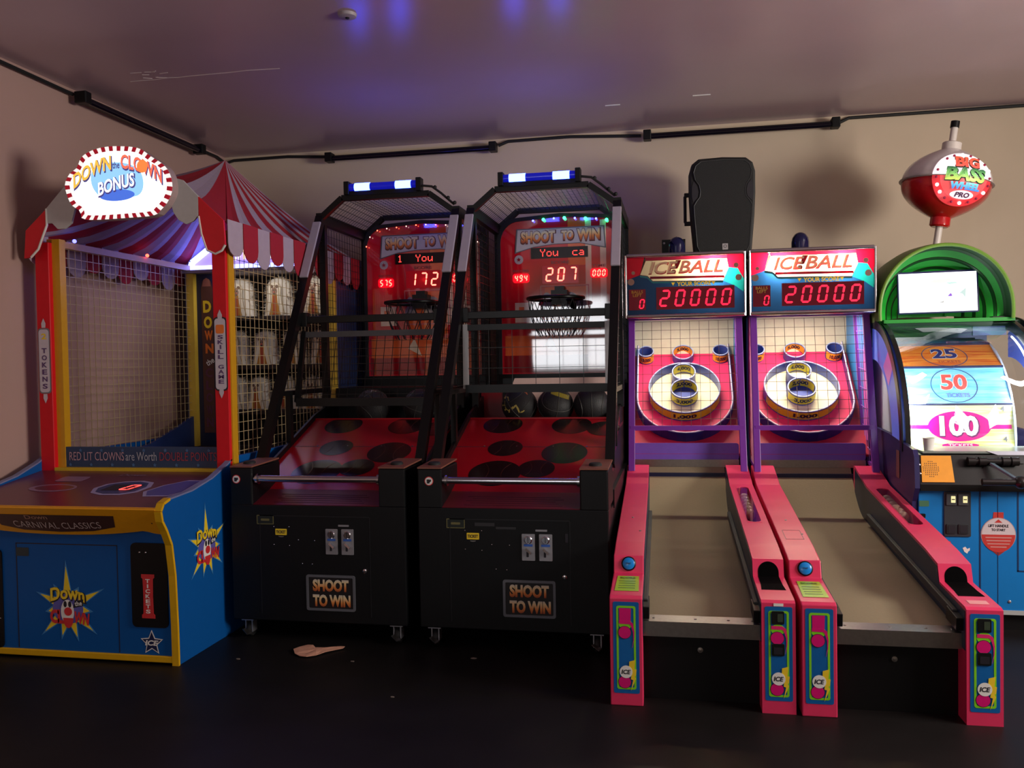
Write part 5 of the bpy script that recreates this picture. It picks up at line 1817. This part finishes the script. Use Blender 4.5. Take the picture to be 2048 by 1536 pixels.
# ------------------------------------------------------------------ fishing wheel game
def wheel_game():
    root = thing('fishing_wheel_game', 'lit prize wheel game with green striped hood and red white fishing bobber on top', 'arcade game', (1.70, 4.95, 0))
    BB = mat('cabinet_sky_blue', C(10, 120, 195), .4, var=.04)
    HW = .40
    MB().box(-HW, HW, .02, 1.4, .10, .765).build('cabinet', BB, root, bevel=.004)
    MB().box(-HW + .02, HW - .02, .06, 1.35, 0, .10).build('plinth', BLACK, root)
    MB().box(-HW - .003, HW + .003, .012, .03, .095, .118).build('base_trim', mat('trim_pale', C(170, 180, 180), .4), root)
    ff = Fr((0, .02, 0))
    # door seams
    for pts in ([(-.095, .20), (-.087, .20), (-.087, .765), (-.095, .765)], [(-.13, .197), (-.087, .197), (-.087, .203), (-.13, .203)], [(.093, .33), (.101, .33), (.101, .765), (.093, .765)], [(.093, .327), (.30, .327), (.30, .335), (.093, .335)], [(-.004, .12), (-.001, .12), (-.001, .765), (-.004, .765)]):
        flat(ff, pts, mat('seam_navy', C(10, 45, 90), .5), root, 'door_seam', .0015)
    cp = thing_part('coin_door', root)
    MB().prism(ff, rr(-.205, .635, .135, .245, .006), 0, .008).build('door_plate', mat('door_plate_grey', C(48, 52, 58), .45), cp, bevel=.002)
    for u in (-.237, -.177):
        MB().prism(ff, rr(u, .715, .052, .062, .004), .008, .016).build('slot_bezel', mat('slot_bezel_grey', C(70, 74, 78), .4), cp, bevel=.002)
        flat(ff, rr(u + .008, .717, .022, .036, .002), glow('slot_lamp', (.95, .9, .45, 1), .75), cp, 'slot_lamp', .018)
        flat(ff, rr(u + .008, .717, .016, .005, .001), INK, cp, 'slot_mark', .019)
        MB().prism(ff, rr(u, .555, .050, .052, .004), .008, .014).build('return_frame', mat('return_frame', C(40, 42, 46), .4), cp, bevel=.001)
        flat(ff, rr(u, .555, .036, .038, .003), INK, cp, 'return_flap', .0155)
    # bobber sticker
    st = thing_part('bobber_sticker', root)
    flat(ff, [(-.028, .60), (.026, .60), (.026, .648), (-.024, .648)], mat('sticker_red', C(190, 55, 50), .45), st, 'sticker_cap', .0015)
    flat(ff, [(-.028, .435), (.03, .435), (.0, .412)], mat('sticker_red_deep', C(150, 45, 48), .45), st, 'sticker_tip', .0012)
    flat(ff, ell(0, .527, .087, .092, 36), mat('sticker_edge', C(175, 150, 155), .45), st, 'sticker_edge', .0018)
    flat(ff, ell(0, .527, .083, .088, 24, 0, 180), mat('sticker_white', C(205, 195, 198), .45), st, 'sticker_top', .0026)
    flat(ff, ell(0, .527, .083, .096, 24, 180, 360), mat('sticker_red', C(190, 55, 50), .45), st, 'sticker_bottom', .0026)
    flat(ff, [(-.02, .592), (.02, .592), (0, .610)], mat('sticker_red', C(190, 55, 50), .45), st, 'arrow', .0034)
    text(ff, 'LIFT HANDLE', 0, .575, .10, .015, INK, st, n=.0036, bold=.03)
    text(ff, 'TO START', 0, .553, .07, .014, INK, st, n=.0036, bold=.03)
    for i, wd in enumerate((.13, .12, .11, .08)):
        flat(ff, [(-wd / 2, .508 - i * .017), (wd / 2, .508 - i * .017), (wd / 2, .514 - i * .017), (-wd / 2, .514 - i * .017)], mat('sticker_pale_line', C(200, 140, 135), .5), st, 'small_print', .0036)
    flat(ff, [(-.178, .45), (-.165, .458), (-.155, .445), (-.142, .452), (-.142, .438), (-.15, .432), (-.155, .42), (-.17, .43)], INKW, root, 'paint_chip', .0015)
    flat(ff, rr(-.372, .69, .05, .032, .004), mat('olive_label', C(70, 120, 90), .5), root, 'side_label', .0015)
    MB().box(-.40, -.37, .0, .02, .615, .635).build('small_latch', BLACK, root)
    flat(ff, rr(-.255, .47, .035, .03, .004), INKR, root, 'red_decal', .0015)
    screws(ff, [(.055, .165)], .009, ZINC, root)
    # control shelf: black front, speaker grille, lift handle
    sh = [(-.02, .765), (-.02, .80), (.04, .955), (.30, .965), (.30, .765)]
    MB().prism(Fr((-HW, 0, 0), (0, 1, 0), (0, 0, 1)), sh, 0, 2 * HW).build('control_shelf', mat('shelf_black', C(10, 10, 11), .35), root)
    cf = Fr((0, -.02, .80), (1, 0, 0), (0, .06, .155))
    sp = thing_part('speaker_panel', root)
    MB().prism(cf, [(-.392, .012), (-.228, .012), (-.232, .160), (-.384, .160)], 0, .006).build('panel', mat('gold_panel', C(240, 160, 50), .38, .15), sp)
    mb = MB()
    for i in range(9):
        for j in range(9):
            a, b = -.340 + (i - 4) * .0095, .085 + (j - 4) * .0105
            if (i - 4) ** 2 + (j - 4) ** 2 <= 18:
                mb.prism(cf, ell(a, b, .0027, k=6), .006, .0066)
    o = mb.build('grille_holes', INK, sp)
    o['kind'] = 'stuff'
    screws(cf, [(-.397, .06), (-.397, .11)], .008, CHROME, root)
    # navy side cheek
    fs = Fr((-HW - .030, 0, 0), (0, 1, 0), (0, 0, 1))
    MB().prism(fs, [(-.03, .78), (-.015, .95), (.02, .985), (.55, 1.03), (1.3, 1.05), (1.3, .08), (.05, .08), (.03, .70)], 0, .025).build('side_cheek', mat('cheek_navy', C(40, 34, 88), .45), root)
    flat(Fr((-HW - .032, 0, 0), (0, -1, 0), (0, 0, 1)), rr(-.32, .87, .07, .16, .006), mat('cheek_label', C(120, 75, 70), .5), root, 'cheek_label', .0015)
    MB().prism(Fr((HW - .012, 0, 0), (0, 1, 0), (0, 0, 1)), [(-.03, .78), (-.015, .95), (.02, .985), (.55, 1.03), (1.3, 1.05), (1.3, .08), (.05, .08), (.03, .70)], 0, .025).build('side_cheek', mat('cheek_navy', C(40, 34, 88), .45), root)
    hd = thing_part('lift_handle', root)
    HB = mat('handle_black', C(28, 24, 24), .3)
    MB().tube([(-.14, .0, .925), (.075, .0, .925)], .016, 12).build('axle', HB, hd, smooth=True)
    for u in (-.14, -.085, .03, .075):
        MB().lathe([(.024, -.018), (.024, .018)], 14, (u, .0, .925), (1, 0, 0)).build('collar', HB, hd, smooth=True)
    MB().bar((-.045, -.01, .915), (.055, -.13, .835), .026, .012).build('lever', mat('lever_steel', C(140, 165, 185), .3, .7), hd, bevel=.002)
    MB().tube([(-.13, -.135, .832), (.26, -.135, .832)], .018, 12).build('grip', HB, hd, smooth=True)
    MB().sphere((.055, -.135, .832), .034, n=16, k=10).build('grip_boss', HB, hd, smooth='all')
    # pale ledge below the dome
    lg = mat('ledge_metal', C(170, 180, 175), .3, .6)
    MB().box(-.37, HW, .05, .34, .962, .974).build('ledge', lg, root)
    MB().prism(Fr((0, .05, .966), (1, 0, 0), (0, .3, 1)), [(-.05, .008), (.36, .008), (.36, -.04), (.22, -.052), (.10, -.052), (.05, -.03)], 0, .006).build('ledge_plate', mat('ledge_plate', C(185, 185, 200), .35, .3), root)
    MB().prism(Fr((0, .03, .955), (1, 0, 0), (0, .3, 1)), [(.0, -.012), (.12, -.010), (.13, -.045), (.035, -.048)], 0, .006).build('ledge_slot', INK, root)
    screws(Fr((0, .045, .955), (1, 0, 0), (0, .3, 1)), [(.16, -.01), (.27, -.01)], .005, INK, root)
    # wheel with its planks
    WC = Vector((-.085, .97, .98))
    R, N, HWD = .62, 15, .288
    wh = thing_part('prize_wheel', root)
    st_ = 2 * PI / N
    chord = 2 * R * math.sin(st_ / 2)
    # index, colour ramp, number, digit colour
    def wood(nm, a, b):
        if nm in MATS:
            return MATS[nm]
        m = mat(nm, a, .45)
        nt = m.node_tree
        p = nt.nodes['Principled BSDF']
        tc = nt.nodes.new('ShaderNodeTexCoord')
        mp = nt.nodes.new('ShaderNodeMapping')
        mp.inputs['Scale'].default_value = (3, 40, 40)
        nz = nt.nodes.new('ShaderNodeTexNoise')
        nz.inputs['Scale'].default_value = 1.6
        nz.inputs['Detail'].default_value = 6
        cr = nt.nodes.new('ShaderNodeValToRGB')
        cr.color_ramp.elements[0].color, cr.color_ramp.elements[1].color = a, b
        cr.color_ramp.elements[0].position, cr.color_ramp.elements[1].position = .35, .65
        nt.links.new(tc.outputs['Object'], mp.inputs[0])
        nt.links.new(mp.outputs[0], nz.inputs['Vector'])
        nt.links.new(nz.outputs['Fac'], cr.inputs[0])
        nt.links.new(cr.outputs[0], p.inputs['Base Color'])
        return m
    WO, WB, WY_ = wood('plank_orange', C(225, 95, 25), C(250, 165, 60)), wood('plank_blue', C(90, 185, 235), C(150, 215, 245)), wood('plank_lime', C(225, 235, 120), C(250, 248, 215))
    WG = wood('plank_deep_blue', C(30, 110, 190), C(70, 150, 215))
    order = {0: (WY_, '100'), 1: (WB, '50'), 2: (WO, '25'), 3: (WG, ''), 4: (WO, ''), -1: (WG, '40'), -2: (WY_, ''), -3: (WO, '')}
    for k in range(-3, 5):
        phi = math.radians(10) + k * st_
        nrm = Vector((0, -math.cos(phi), math.sin(phi)))
        upv = Vector((0, math.sin(phi), math.cos(phi)))
        fr = Fr(WC + nrm * R * math.cos(st_ / 2), (1, 0, 0), upv)
        m, num = order[k]
        g = thing_part('wheel_plank', wh)
        MB().prism(fr, [(-HWD, -chord / 2 + .004), (HWD, -chord / 2 + .004), (HWD, chord / 2 - .004), (-HWD, chord / 2 - .004)], -.012, 0).build('plank', m, wh).parent = wh
        bpy.data.objects.remove(g)
        MB().prism(fr, [(-HWD, chord / 2 - .007), (HWD, chord / 2 - .007), (HWD, chord / 2 + .004), (-HWD, chord / 2 + .004)], 0, .010).build('plank_divider', mat('divider_navy', C(35, 40, 75), .5), wh)
        if num in ('25', '50', '40'):
            MB().ring(fr, ell(0, 0, .128, .118, 36), ell(0, 0, .124, .114, 36), 0, .0015).build('number_ring', mat('number_ring_ink', C(45, 70, 120), .5), wh)
            dc = mat('digit_navy', C(40, 45, 120), .5) if num == '25' else mat('digit_coral', C(235, 80, 70), .5)
            if num != '40':
                text(fr, num, 0, .022, .150 if num == '25' else .155, .115, INKW, wh, n=.0022, bold=.06, shear=.05)
                text(fr, num, 0, .022, .142 if num == '25' else .147, .108, dc, wh, n=.0034, bold=.03, shear=.05)
                text(fr, 'TICKETS', .01, -.068, .13, .028, mat('digit_pale_' + num, C(200, 90, 60) if num == '25' else C(110, 130, 200), .5), wh, n=.0022)
        if num == '100':
            mg = mat('number_magenta', C(225, 15, 140), .35)
            flat(fr, ell(.0, 0, .170, .088, 40), mg, wh, 'number_field', .0016)
            flat(fr, [(-.278, -.016), (.278, -.016), (.278, .008), (-.278, .008)], mg, wh, 'number_stripe', .0012)
            text(fr, '100', .0, -.002, .22, .128, mat('digit_violet_edge', C(120, 20, 100), .5), wh, n=.0024, bold=.05)
            text(fr, '100', -.003, .002, .21, .120, glow('digit_white', (1, 1, 1, 1), .35), wh, n=.0036, bold=.04)
            flat(fr, ell(.0, -.110, .10, .013, 24), mg, wh, 'ticket_word_field', .0016)
            text(fr, 'TICKETS', 0, -.110, .13, .016, INKW, wh, n=.0024)
            for (u, v) in ((-.235, .10), (.235, .10), (.24, -.075)):
                text(fr, '4', u, v, .022, .030, INKGR, wh, n=.0022)
    # rim discs of the wheel
    for s in (-1, 1):
        fr = Fr(WC + Vector((s * (HWD + .006), 0, 0)), (0, 1, 0), (0, 0, 1))
        MB().prism(fr, ell(0, 0, R * 1.0, k=45), -.005, .005).build('wheel_side', mat('wheel_side_white', C(205, 215, 230), .5), wh)
    # clear dome, its black arcs and lit side sheets
    def arcpts(r, a0, a1, n):
        return [(WC.y - r * math.cos(math.radians(a0 + (a1 - a0) * i / n)), WC.z + r * math.sin(math.radians(a0 + (a1 - a0) * i / n))) for i in range(n + 1)]
    RD = .735
    clear = mat_clear('dome_acrylic', (.97, .985, 1, 1), .02)
    A = arcpts(RD, 3, 84, 20)
    mb = MB()
    vs, fs_ = [], []
    for (y, z) in A:
        vs += [(-.39, y, z), (.345, y, z)]
    for i in range(len(A) - 1):
        fs_.append((2 * i, 2 * i + 1, 2 * i + 3, 2 * i + 2))
    mb.add(vs, fs_)
    o = mb.build('dome_sheet', clear, root, smooth=True)
    so = o.modifiers.new('sheet', 'SOLIDIFY')
    so.thickness = .004
    blk = mat('arc_black', C(14, 14, 16), .3)
    for (x0, x1, r0, r1, nm) in ((-.412, -.384, .66, .745, 'dome_arc'), (.338, .365, .68, .745, 'dome_arc'), (-.436, -.428, .70, .755, 'outer_arc'), (.395, .405, .70, .755, 'outer_arc')):
        fr = Fr((x0, 0, 0), (0, 1, 0), (0, 0, 1))
        a, b = arcpts(r1, -2, 92, 24), arcpts(r0, -2, 92, 24)
        MB().prism(fr, a + b[::-1], 0, x1 - x0).build(nm, blk, root)
    sheet = mat('side_sheet_lavender', C(110, 130, 215), .3, var=.25, scale=6, emit=C(80, 100, 215), es=.32)
    pink = mat('side_sheet_pink', C(195, 110, 190), .3, var=.2, scale=8, emit=C(180, 90, 180), es=.28)
    for x in (-.428, .385):
        fr = Fr((x, 0, 0), (0, 1, 0), (0, 0, 1))
        a, b = arcpts(.705, 2, 90, 20), arcpts(.50, 2, 90, 20)
        MB().prism(fr, a + b[::-1], 0, .004).build('side_sheet', sheet, root)
    fr = Fr((-.430, 0, 0), (0, -1, 0), (0, 0, 1))
    q = lambda r, d: (-(WC.y - r * math.cos(math.radians(d))), WC.z + r * math.sin(math.radians(d)))
    flat(fr, [q(.70, 40), q(.70, 52), q(.55, 56), q(.55, 38)], pink, root, 'side_sheet_art', .002)
    # light strips beside the wheel
    strip = glow('white_led_strip', (.85, .93, 1, 1), 9)
    for x in (-.376, .325):
        P = [(x, y, z) for (y, z) in arcpts(.665, 4, 70, 12)]
        MB().tube(P, .006, 6).build('led_strip', strip, root, smooth=True)
    for (x, p, dx) in ((-.365, 8.0, 1), (.305, 8.0, -1)):
        l = bpy.data.lights.new('strip_light', 'AREA')
        l.shape = 'RECTANGLE'
        l.size, l.size_y, l.energy, l.color = .03, .5, p * .6, (.86, .94, 1)
        o = bpy.data.objects.new('strip_light', l)
        COL.objects.link(o)
        o.parent = root
        o.location = (x, .335, 1.24)
        o.rotation_euler = (Vector((dx * .8, .75, -.05))).to_track_quat('-Z', 'Y').to_euler()
    MB().box(.15, .345, .88, .90, 1.62, 1.70).build('inner_plate', mat('inner_plate', C(150, 165, 210), .4), root)
    MB().tube([(-.39, .86, 1.70), (.345, .86, 1.70)], .014, 10).build('dome_rail', mat('rail_clear_grey', C(150, 170, 170), .15, .5), root, smooth=True)
    MB().box(-.37, .37, 1.30, 1.32, .97, 1.72).build('inner_back', mat('inner_back_blue', C(60, 75, 120), .5), root)
    # hood
    G1 = mat('hood_olive', C(95, 135, 40), .45)
    G2 = mat('hood_bright_green', C(14, 140, 36), .5)
    G3 = mat('hood_dark_groove', C(8, 60, 22), .5)
    LIPG = mat('hood_lip', C(110, 150, 50), .5)
    zb, ht = 1.725, .475
    HX = -.042

    def archp(sx, sz, n=32):
        P = []
        for i in range(n + 1):
            a = -.10 + (PI + .20) * i / n
            ca, sa = math.cos(a), math.sin(a)
            P.append((HX + sx * ca, zb + .045 + (sz - .045) * math.copysign(abs(sa) ** .92, sa)))
        return P

    def loft(secs, m, nm):
        vs, fs = [], []
        k = len(secs[0][1])
        for (y, P) in secs:
            vs += [(a, y, b) for a, b in P]
        for i in range(len(secs) - 1):
            for j in range(k - 1):
                fs.append((i * k + j, i * k + j + 1, (i + 1) * k + j + 1, (i + 1) * k + j))
        return MB().add(vs, fs).build(nm, m, root, smooth=True)
    loft([(.76, archp(.390, ht - .01)), (.88, archp(.396, ht + .008)), (1.1, archp(.398, ht + .02)), (1.3, archp(.398, ht + .01)), (1.55, archp(.38, ht - .03)), (1.68, archp(.32, ht - .10))], G1, 'hood_shell')
    sh_lo = None
    loft([(.765, archp(.382, ht - .018)), (.875, archp(.384, ht - .018))], mat('hood_inner_shade', C(14, 60, 24), .6), 'hood_inner_rim')  # shade under the overhang put into the rim's dark green
    MB().tube([(a, .762, b) for a, b in archp(.386, ht - .014)], .011, 8).build('hood_lip', LIPG, root, smooth=True)
    # stepped inner cavity
    steps = [(.385, ht - .02), (.345, ht - .075), (.300, ht - .13), (.255, ht - .19), (.205, ht - .25)]
    y = .87
    DG = mat('hood_inner_green', C(12, 120, 32), .5)
    for i, (sx, sz) in enumerate(steps):
        nxt = steps[i + 1] if i + 1 < len(steps) else (.10, ht - .33)
        loft([(y, archp(sx, sz)), (y + .025, archp(sx - .010, sz - .012))], G3, 'hood_groove')
        loft([(y + .025, archp(sx - .010, sz - .012)), (y + .055, archp(nxt[0] + .004, nxt[1] + .004))], G2, 'hood_band')
        y += .055
    MB().prism(Fr((0, y + .02, 0)), archp(.12, ht - .30), -.01, 0).build('hood_back', G2, root)
    MB().box(-.40, .36, .78, 1.45, zb - .02, zb + .002).build('hood_floor', G2, root)
    MB().box(-.405, .405, .80, .88, zb - .05, zb - .015).build('hood_sill', mat('sill_dark_green', C(40, 70, 55), .25), root)
    MB().box(.24, .36, .80, .86, zb - .03, zb + .01).build('sill_bracket', BLACK, root)
    for (u, v) in ((-.12, 0), (.06, 0), (.30, .02), (.40, .04)):
        pass
    # screen
    fr = Fr((-.04, .93, 1.905), (1, 0, .012), (0, .10, 1))
    sc_ = thing_part('screen', root)
    MB().prism(fr, rr(0, 0, .482, .272, .006), -.02, 0).build('screen_case', mat('screen_navy', C(22, 26, 80), .3), sc_)
    MB().prism(fr, [(-.234, -.128), (.23, -.128), (.23, .124), (-.234, .124)], 0, .003).build('screen_face', glow('screen_white', (.93, 1, 1, 1), 1.7), sc_)
    flat(fr, [(-.03, .078), (.07, .085), (.085, .07), (.03, .055), (-.05, .062)], glow('screen_yellow', (.9, .85, .6, 1), 1.0), sc_, 'screen_title', .0045)
    text(fr, 'PLAY', .02, .075, .10, .02, glow('screen_ochre', (.7, .65, .35, 1), .9), sc_, n=.0055) if False else None
    flat(fr, [(.045, .058), (.10, .062), (.12, .052), (.07, .045)], glow('screen_mint', (.45, .75, .6, 1), .9), sc_, 'screen_leaf', .0045)
    flat(fr, [(.055, -.03), (.075, -.01), (.085, -.028), (.075, -.032)], glow('screen_violet', (.22, .08, .55, 1), .8), sc_, 'screen_mark', .0045)
    flat(fr, [(.125, -.012), (.165, .02), (.16, -.045), (.145, -.02)], glow('screen_grey', (.45, .60, .58, 1), .8), sc_, 'screen_fish', .0045)
    flat(fr, [(0, -.07), (.025, -.062), (.035, -.055), (.03, -.072)], glow('screen_dim', (.45, .45, .45, 1), .8), sc_, 'screen_small_mark', .0045)
    al = bpy.data.lights.new('hood_lamp', 'AREA')
    al.shape = 'RECTANGLE'
    al.size, al.size_y, al.energy, al.color = .7, .04, .35, (.6, 1, .55)
    ao = bpy.data.objects.new('hood_lamp', al)
    COL.objects.link(ao)
    ao.parent = root
    ao.location = (HX, .92, zb + .012)
    ao.rotation_euler = (math.radians(180 - 25), 0, 0)
    # pole and bobber, leaning a little
    mast = thing_part('bobber_sign', root)
    mast.location = (-.02, 1.05, 2.18)
    mast.rotation_euler = (0, math.radians(8.5), 0)
    PW = mat('pole_white', C(215, 205, 198), .4)
    MB().tube([(0, 0, -.02), (0, 0, .84)], .022, 14).build('pole', PW, mast, smooth=True)
    MB().tube([(0, 0, .80), (0, 0, .842)], .027, 14).build('pole_tip', BLACK, mast, smooth=True)
    zc, rx, rz = .435, .268, .246
    MB().lathe([(.058, .64), (.058, .695), (.05, .70)], 20, (0, 0, .005)).build('top_collar', PW, mast, smooth=True)
    MB().lathe([(.05, .155), (.062, .165), (.062, .22), (.055, .235)], 20, (0, 0, .0)).build('bottom_collar', mat('bobber_red', C(190, 22, 28), .2, coat=.5), mast, smooth=True)

    def half(z0, z1, m, nm):
        P = []
        for i in range(17):
            t = z0 + (z1 - z0) * i / 16
            q = math.sin(t)
            P.append((max(1e-5, 1 - abs(q) ** 2.3) * rx, zc + q * rz))
        MB().lathe(P, 40).build(nm, m, mast, smooth='all')
    half(0, PI / 2 * .96, mat('bobber_white', C(222, 212, 212), .25, coat=.4), 'upper_half')
    half(-PI / 2 * .96, 0, mat('bobber_red', C(190, 22, 28), .2, coat=.5), 'lower_half')
    MB().lathe([(rx - .01, -.006), (rx + .014, -.002), (rx + .014, .002), (rx - .01, .006)], 40, (0, 0, zc)).build('seam_flange', mat('flange_grey', C(150, 140, 135), .4), mast, smooth=True)

    # lit face plate turned towards the room, built along the bobber's own surface
    yaw = math.radians(9)

    def surf(u, v, n=0):
        u = max(-.26, min(.26, u))
        v = max(-.225, min(.225, v))
        zz = v / rz
        rr_ = max(.03, 1 - abs(zz) ** 2.3) * rx
        uu = max(-.985, min(.985, u / rr_))
        y = -math.sqrt(1 - uu * uu) * rr_
        x = u
        d = Vector((x, y, v * (rx / rz) ** 1.2)).normalized()
        p = Vector((x, y, v)) + d * n
        return Vector((p.x * math.cos(yaw) - p.y * math.sin(yaw), p.x * math.sin(yaw) + p.y * math.cos(yaw), p.z + zc))
    fc = thing_part('lit_face', mast)

    def disc(u, v, ru, rv, m, nm, n, a0=0, a1=360):
        vs, fs = [surf(u, v, n)], []
        K, Q = 5, 36
        for k in range(1, K + 1):
            for j in range(Q + 1):
                a = math.radians(a0 + (a1 - a0) * j / Q)
                vs.append(surf(u + ru * k / K * math.cos(a), v + rv * k / K * math.sin(a), n))
        for j in range(Q):
            fs.append((0, 1 + j, 2 + j))
        for k in range(K - 1):
            for j in range(Q):
                a = 1 + k * (Q + 1) + j
                fs.append((a, a + Q + 1, a + Q + 2, a + 1))
        return MB().add(vs, fs).build(nm, m, fc, smooth=True)
    disc(0, 0, .178, .155, glow('face_white', (1, .84, .88, 1), 1.0), 'face_top', .006, 0, 180)
    disc(0, 0, .178, .165, mat('face_red', C(225, 50, 55), .3, emit=(.9, .06, .08, 1), es=.45), 'face_bottom', .006, 180, 360)
    disc(0, 0, .142, .132, glow('face_inner_white', (1, .93, .93, 1), 1.05), 'face_inner', .0075, 0, 180)
    disc(0, 0, .142, .132, mat('face_inner_red', C(230, 80, 80), .3, emit=(.9, .14, .15, 1), es=.5), 'face_inner_red', .0075, 180, 360)
    S = lambda u, v, n: surf(u, v, n)
    gg = mat_grad('bass_green', [(0, C(215, 230, 110)), (.5, C(130, 200, 110)), (1, C(15, 80, 60))], .4, .55)
    go = mat_grad('big_orange', [(0, C(240, 95, 85)), (1, C(225, 95, 65))], .4, .5)
    gb = mat_grad('wheel_blue', [(0, C(60, 130, 230)), (1, C(110, 215, 240))], .4, .6)
    ink = glow('face_ink', (.03, .06, .05, 1), .2)
    text(None, 'BIG', .005, .082, .150, .075, ink, fc, n=.0115, bold=.09, P=S, shear=.08)
    text(None, 'BIG', .003, .084, .142, .068, go, fc, n=.0175, bold=.05, P=S, shear=.08)
    text(None, 'BASS', .0, .008, .235, .088, ink, fc, n=.0115, bold=.09, P=S, shear=.08)
    text(None, 'BASS', -.002, .010, .226, .080, gg, fc, n=.0175, bold=.05, P=S, shear=.08)
    text(None, 'WHEEL', .004, -.057, .175, .040, gb, fc, n=.0175, bold=.06, P=S)
    disc(.004, -.104, .070, .022, glow('pro_field', (1, .85, .88, 1), .9), 'pro_field', .0105)
    text(None, 'PRO', .004, -.104, .085, .026, glow('pro_ink', (.12, .04, .10, 1), .3), fc, n=.0145, bold=.05, P=S)
    lit = glow('bulb_lit', (1, .80, .75, 1), 6)
    dim = mat('bulb_dark_red', C(120, 15, 45), .3, emit=(.5, .02, .08, 1), es=.3)
    for i in range(20):
        a = 2 * PI * (i + .3) / 20
        u, v = .158 * math.cos(a), .142 * math.sin(a) * (1.03 if math.sin(a) < 0 else .97)
        p = surf(u, v, .010)
        on = i in (5, 8, 11, 12, 15, 18, 1)
        MB().sphere(p, .0105 if on else .0085, .0105 if on else .0085, n=10, k=6).build('face_bulb', lit if on else dim, fc, smooth='all')
    return root


WH = wheel_game()


# ------------------------------------------------------------------ small loose things
def cup():
    t = thing('paper_cup', 'small white paper cup on the ledge of the lit wheel game', 'cup', (1.70 - .325, 4.95 + .10, .975))
    PW = mat('cup_white', C(225, 222, 215), .5)
    MB().lathe([(.024, 0), (.031, .066), (.029, .066), (.0225, .004)], 20).build('cup_wall', PW, t, smooth=True)
    MB().tube([(.031 * math.cos(2 * PI * i / 20), .031 * math.sin(2 * PI * i / 20), .066) for i in range(20)], .002, 6, closed=True).build('rim', PW, t, smooth=True)
    MB().lathe([(.0, .004), (.023, .004)], 20).build('bottom', PW, t)


cup()


def torn_paper():
    rnd = random.Random(11)
    out = [(-.125, -.01), (-.11, .02), (-.08, .045), (-.055, .05), (-.05, .02), (-.02, .022), (.02, .03), (.06, .036), (.10, .05), (.125, .052), (.128, .03), (.09, .005), (.06, -.02), (.03, -.055), (-.01, -.075), (-.05, -.07), (-.09, -.05)]
    mb = MB()
    c = (0.0, -.005)
    k = len(out)
    vs = [(c[0], c[1], .010)]
    for a, b in out:
        m = (a * .55 + c[0] * .45, b * .55 + c[1] * .45)
        vs.append((m[0], m[1], .008 + rnd.uniform(-.002, .004)))
    for a, b in out:
        vs.append((a, b, .003 + rnd.uniform(0, .005)))
    fs = [(0, 1 + i, 1 + (i + 1) % k) for i in range(k)]
    fs += [(1 + i, 1 + k + i, 1 + k + (i + 1) % k, 1 + (i + 1) % k) for i in range(k)]
    mb.add(vs, fs)
    o = mb.build('torn_cardboard', mat('torn_cardboard', C(205, 150, 125), .85, var=.25, scale=30, bump=.2), None)
    so = o.modifiers.new('sheet', 'SOLIDIFY')
    so.thickness = .0025
    o.scale = (1, 1.45, 1)
    o.location = (-1.865, 4.15, 0.002)
    tag(o, 'torn pinkish piece of cardboard on the floor before the left basketball game', 'cardboard')


torn_paper()


def floor_scraps():
    rnd = random.Random(4)
    pale = mat('scrap_pale', C(120, 108, 100), .8)
    for (x, y, r, where) in ((-2.22, 3.98, .012, 'beside the base corner of the clown booth'), (-1.62, 4.03, .010, 'just right of the torn cardboard'), (-1.02, 4.16, .016, 'under the basketball game with score 207'),
                             (-1.27, 3.62, .010, 'in front of the gap between the basketball games'), (-.62, 2.98, .02, 'in the middle of the open foreground'), (.28, 2.92, .014, 'in the foreground before the left pink alley'), (.62, 3.05, .012, 'before the middle pair of pink posts')):
        P = ell(0, 0, r, r * .55, 7)
        P = [(a * rnd.uniform(.7, 1.2), b * rnd.uniform(.7, 1.2)) for a, b in P]
        o = MB().prism(Fr((0, 0, 0), (1, 0, 0), (0, 1, 0)), P, 0, .003).build('floor_scrap', pale)
        o.location = (x, y, .0005)
        tag(o, 'tiny pale scrap on the dark floor ' + where, 'scrap', 'tiny scraps on the floor')


floor_scraps()
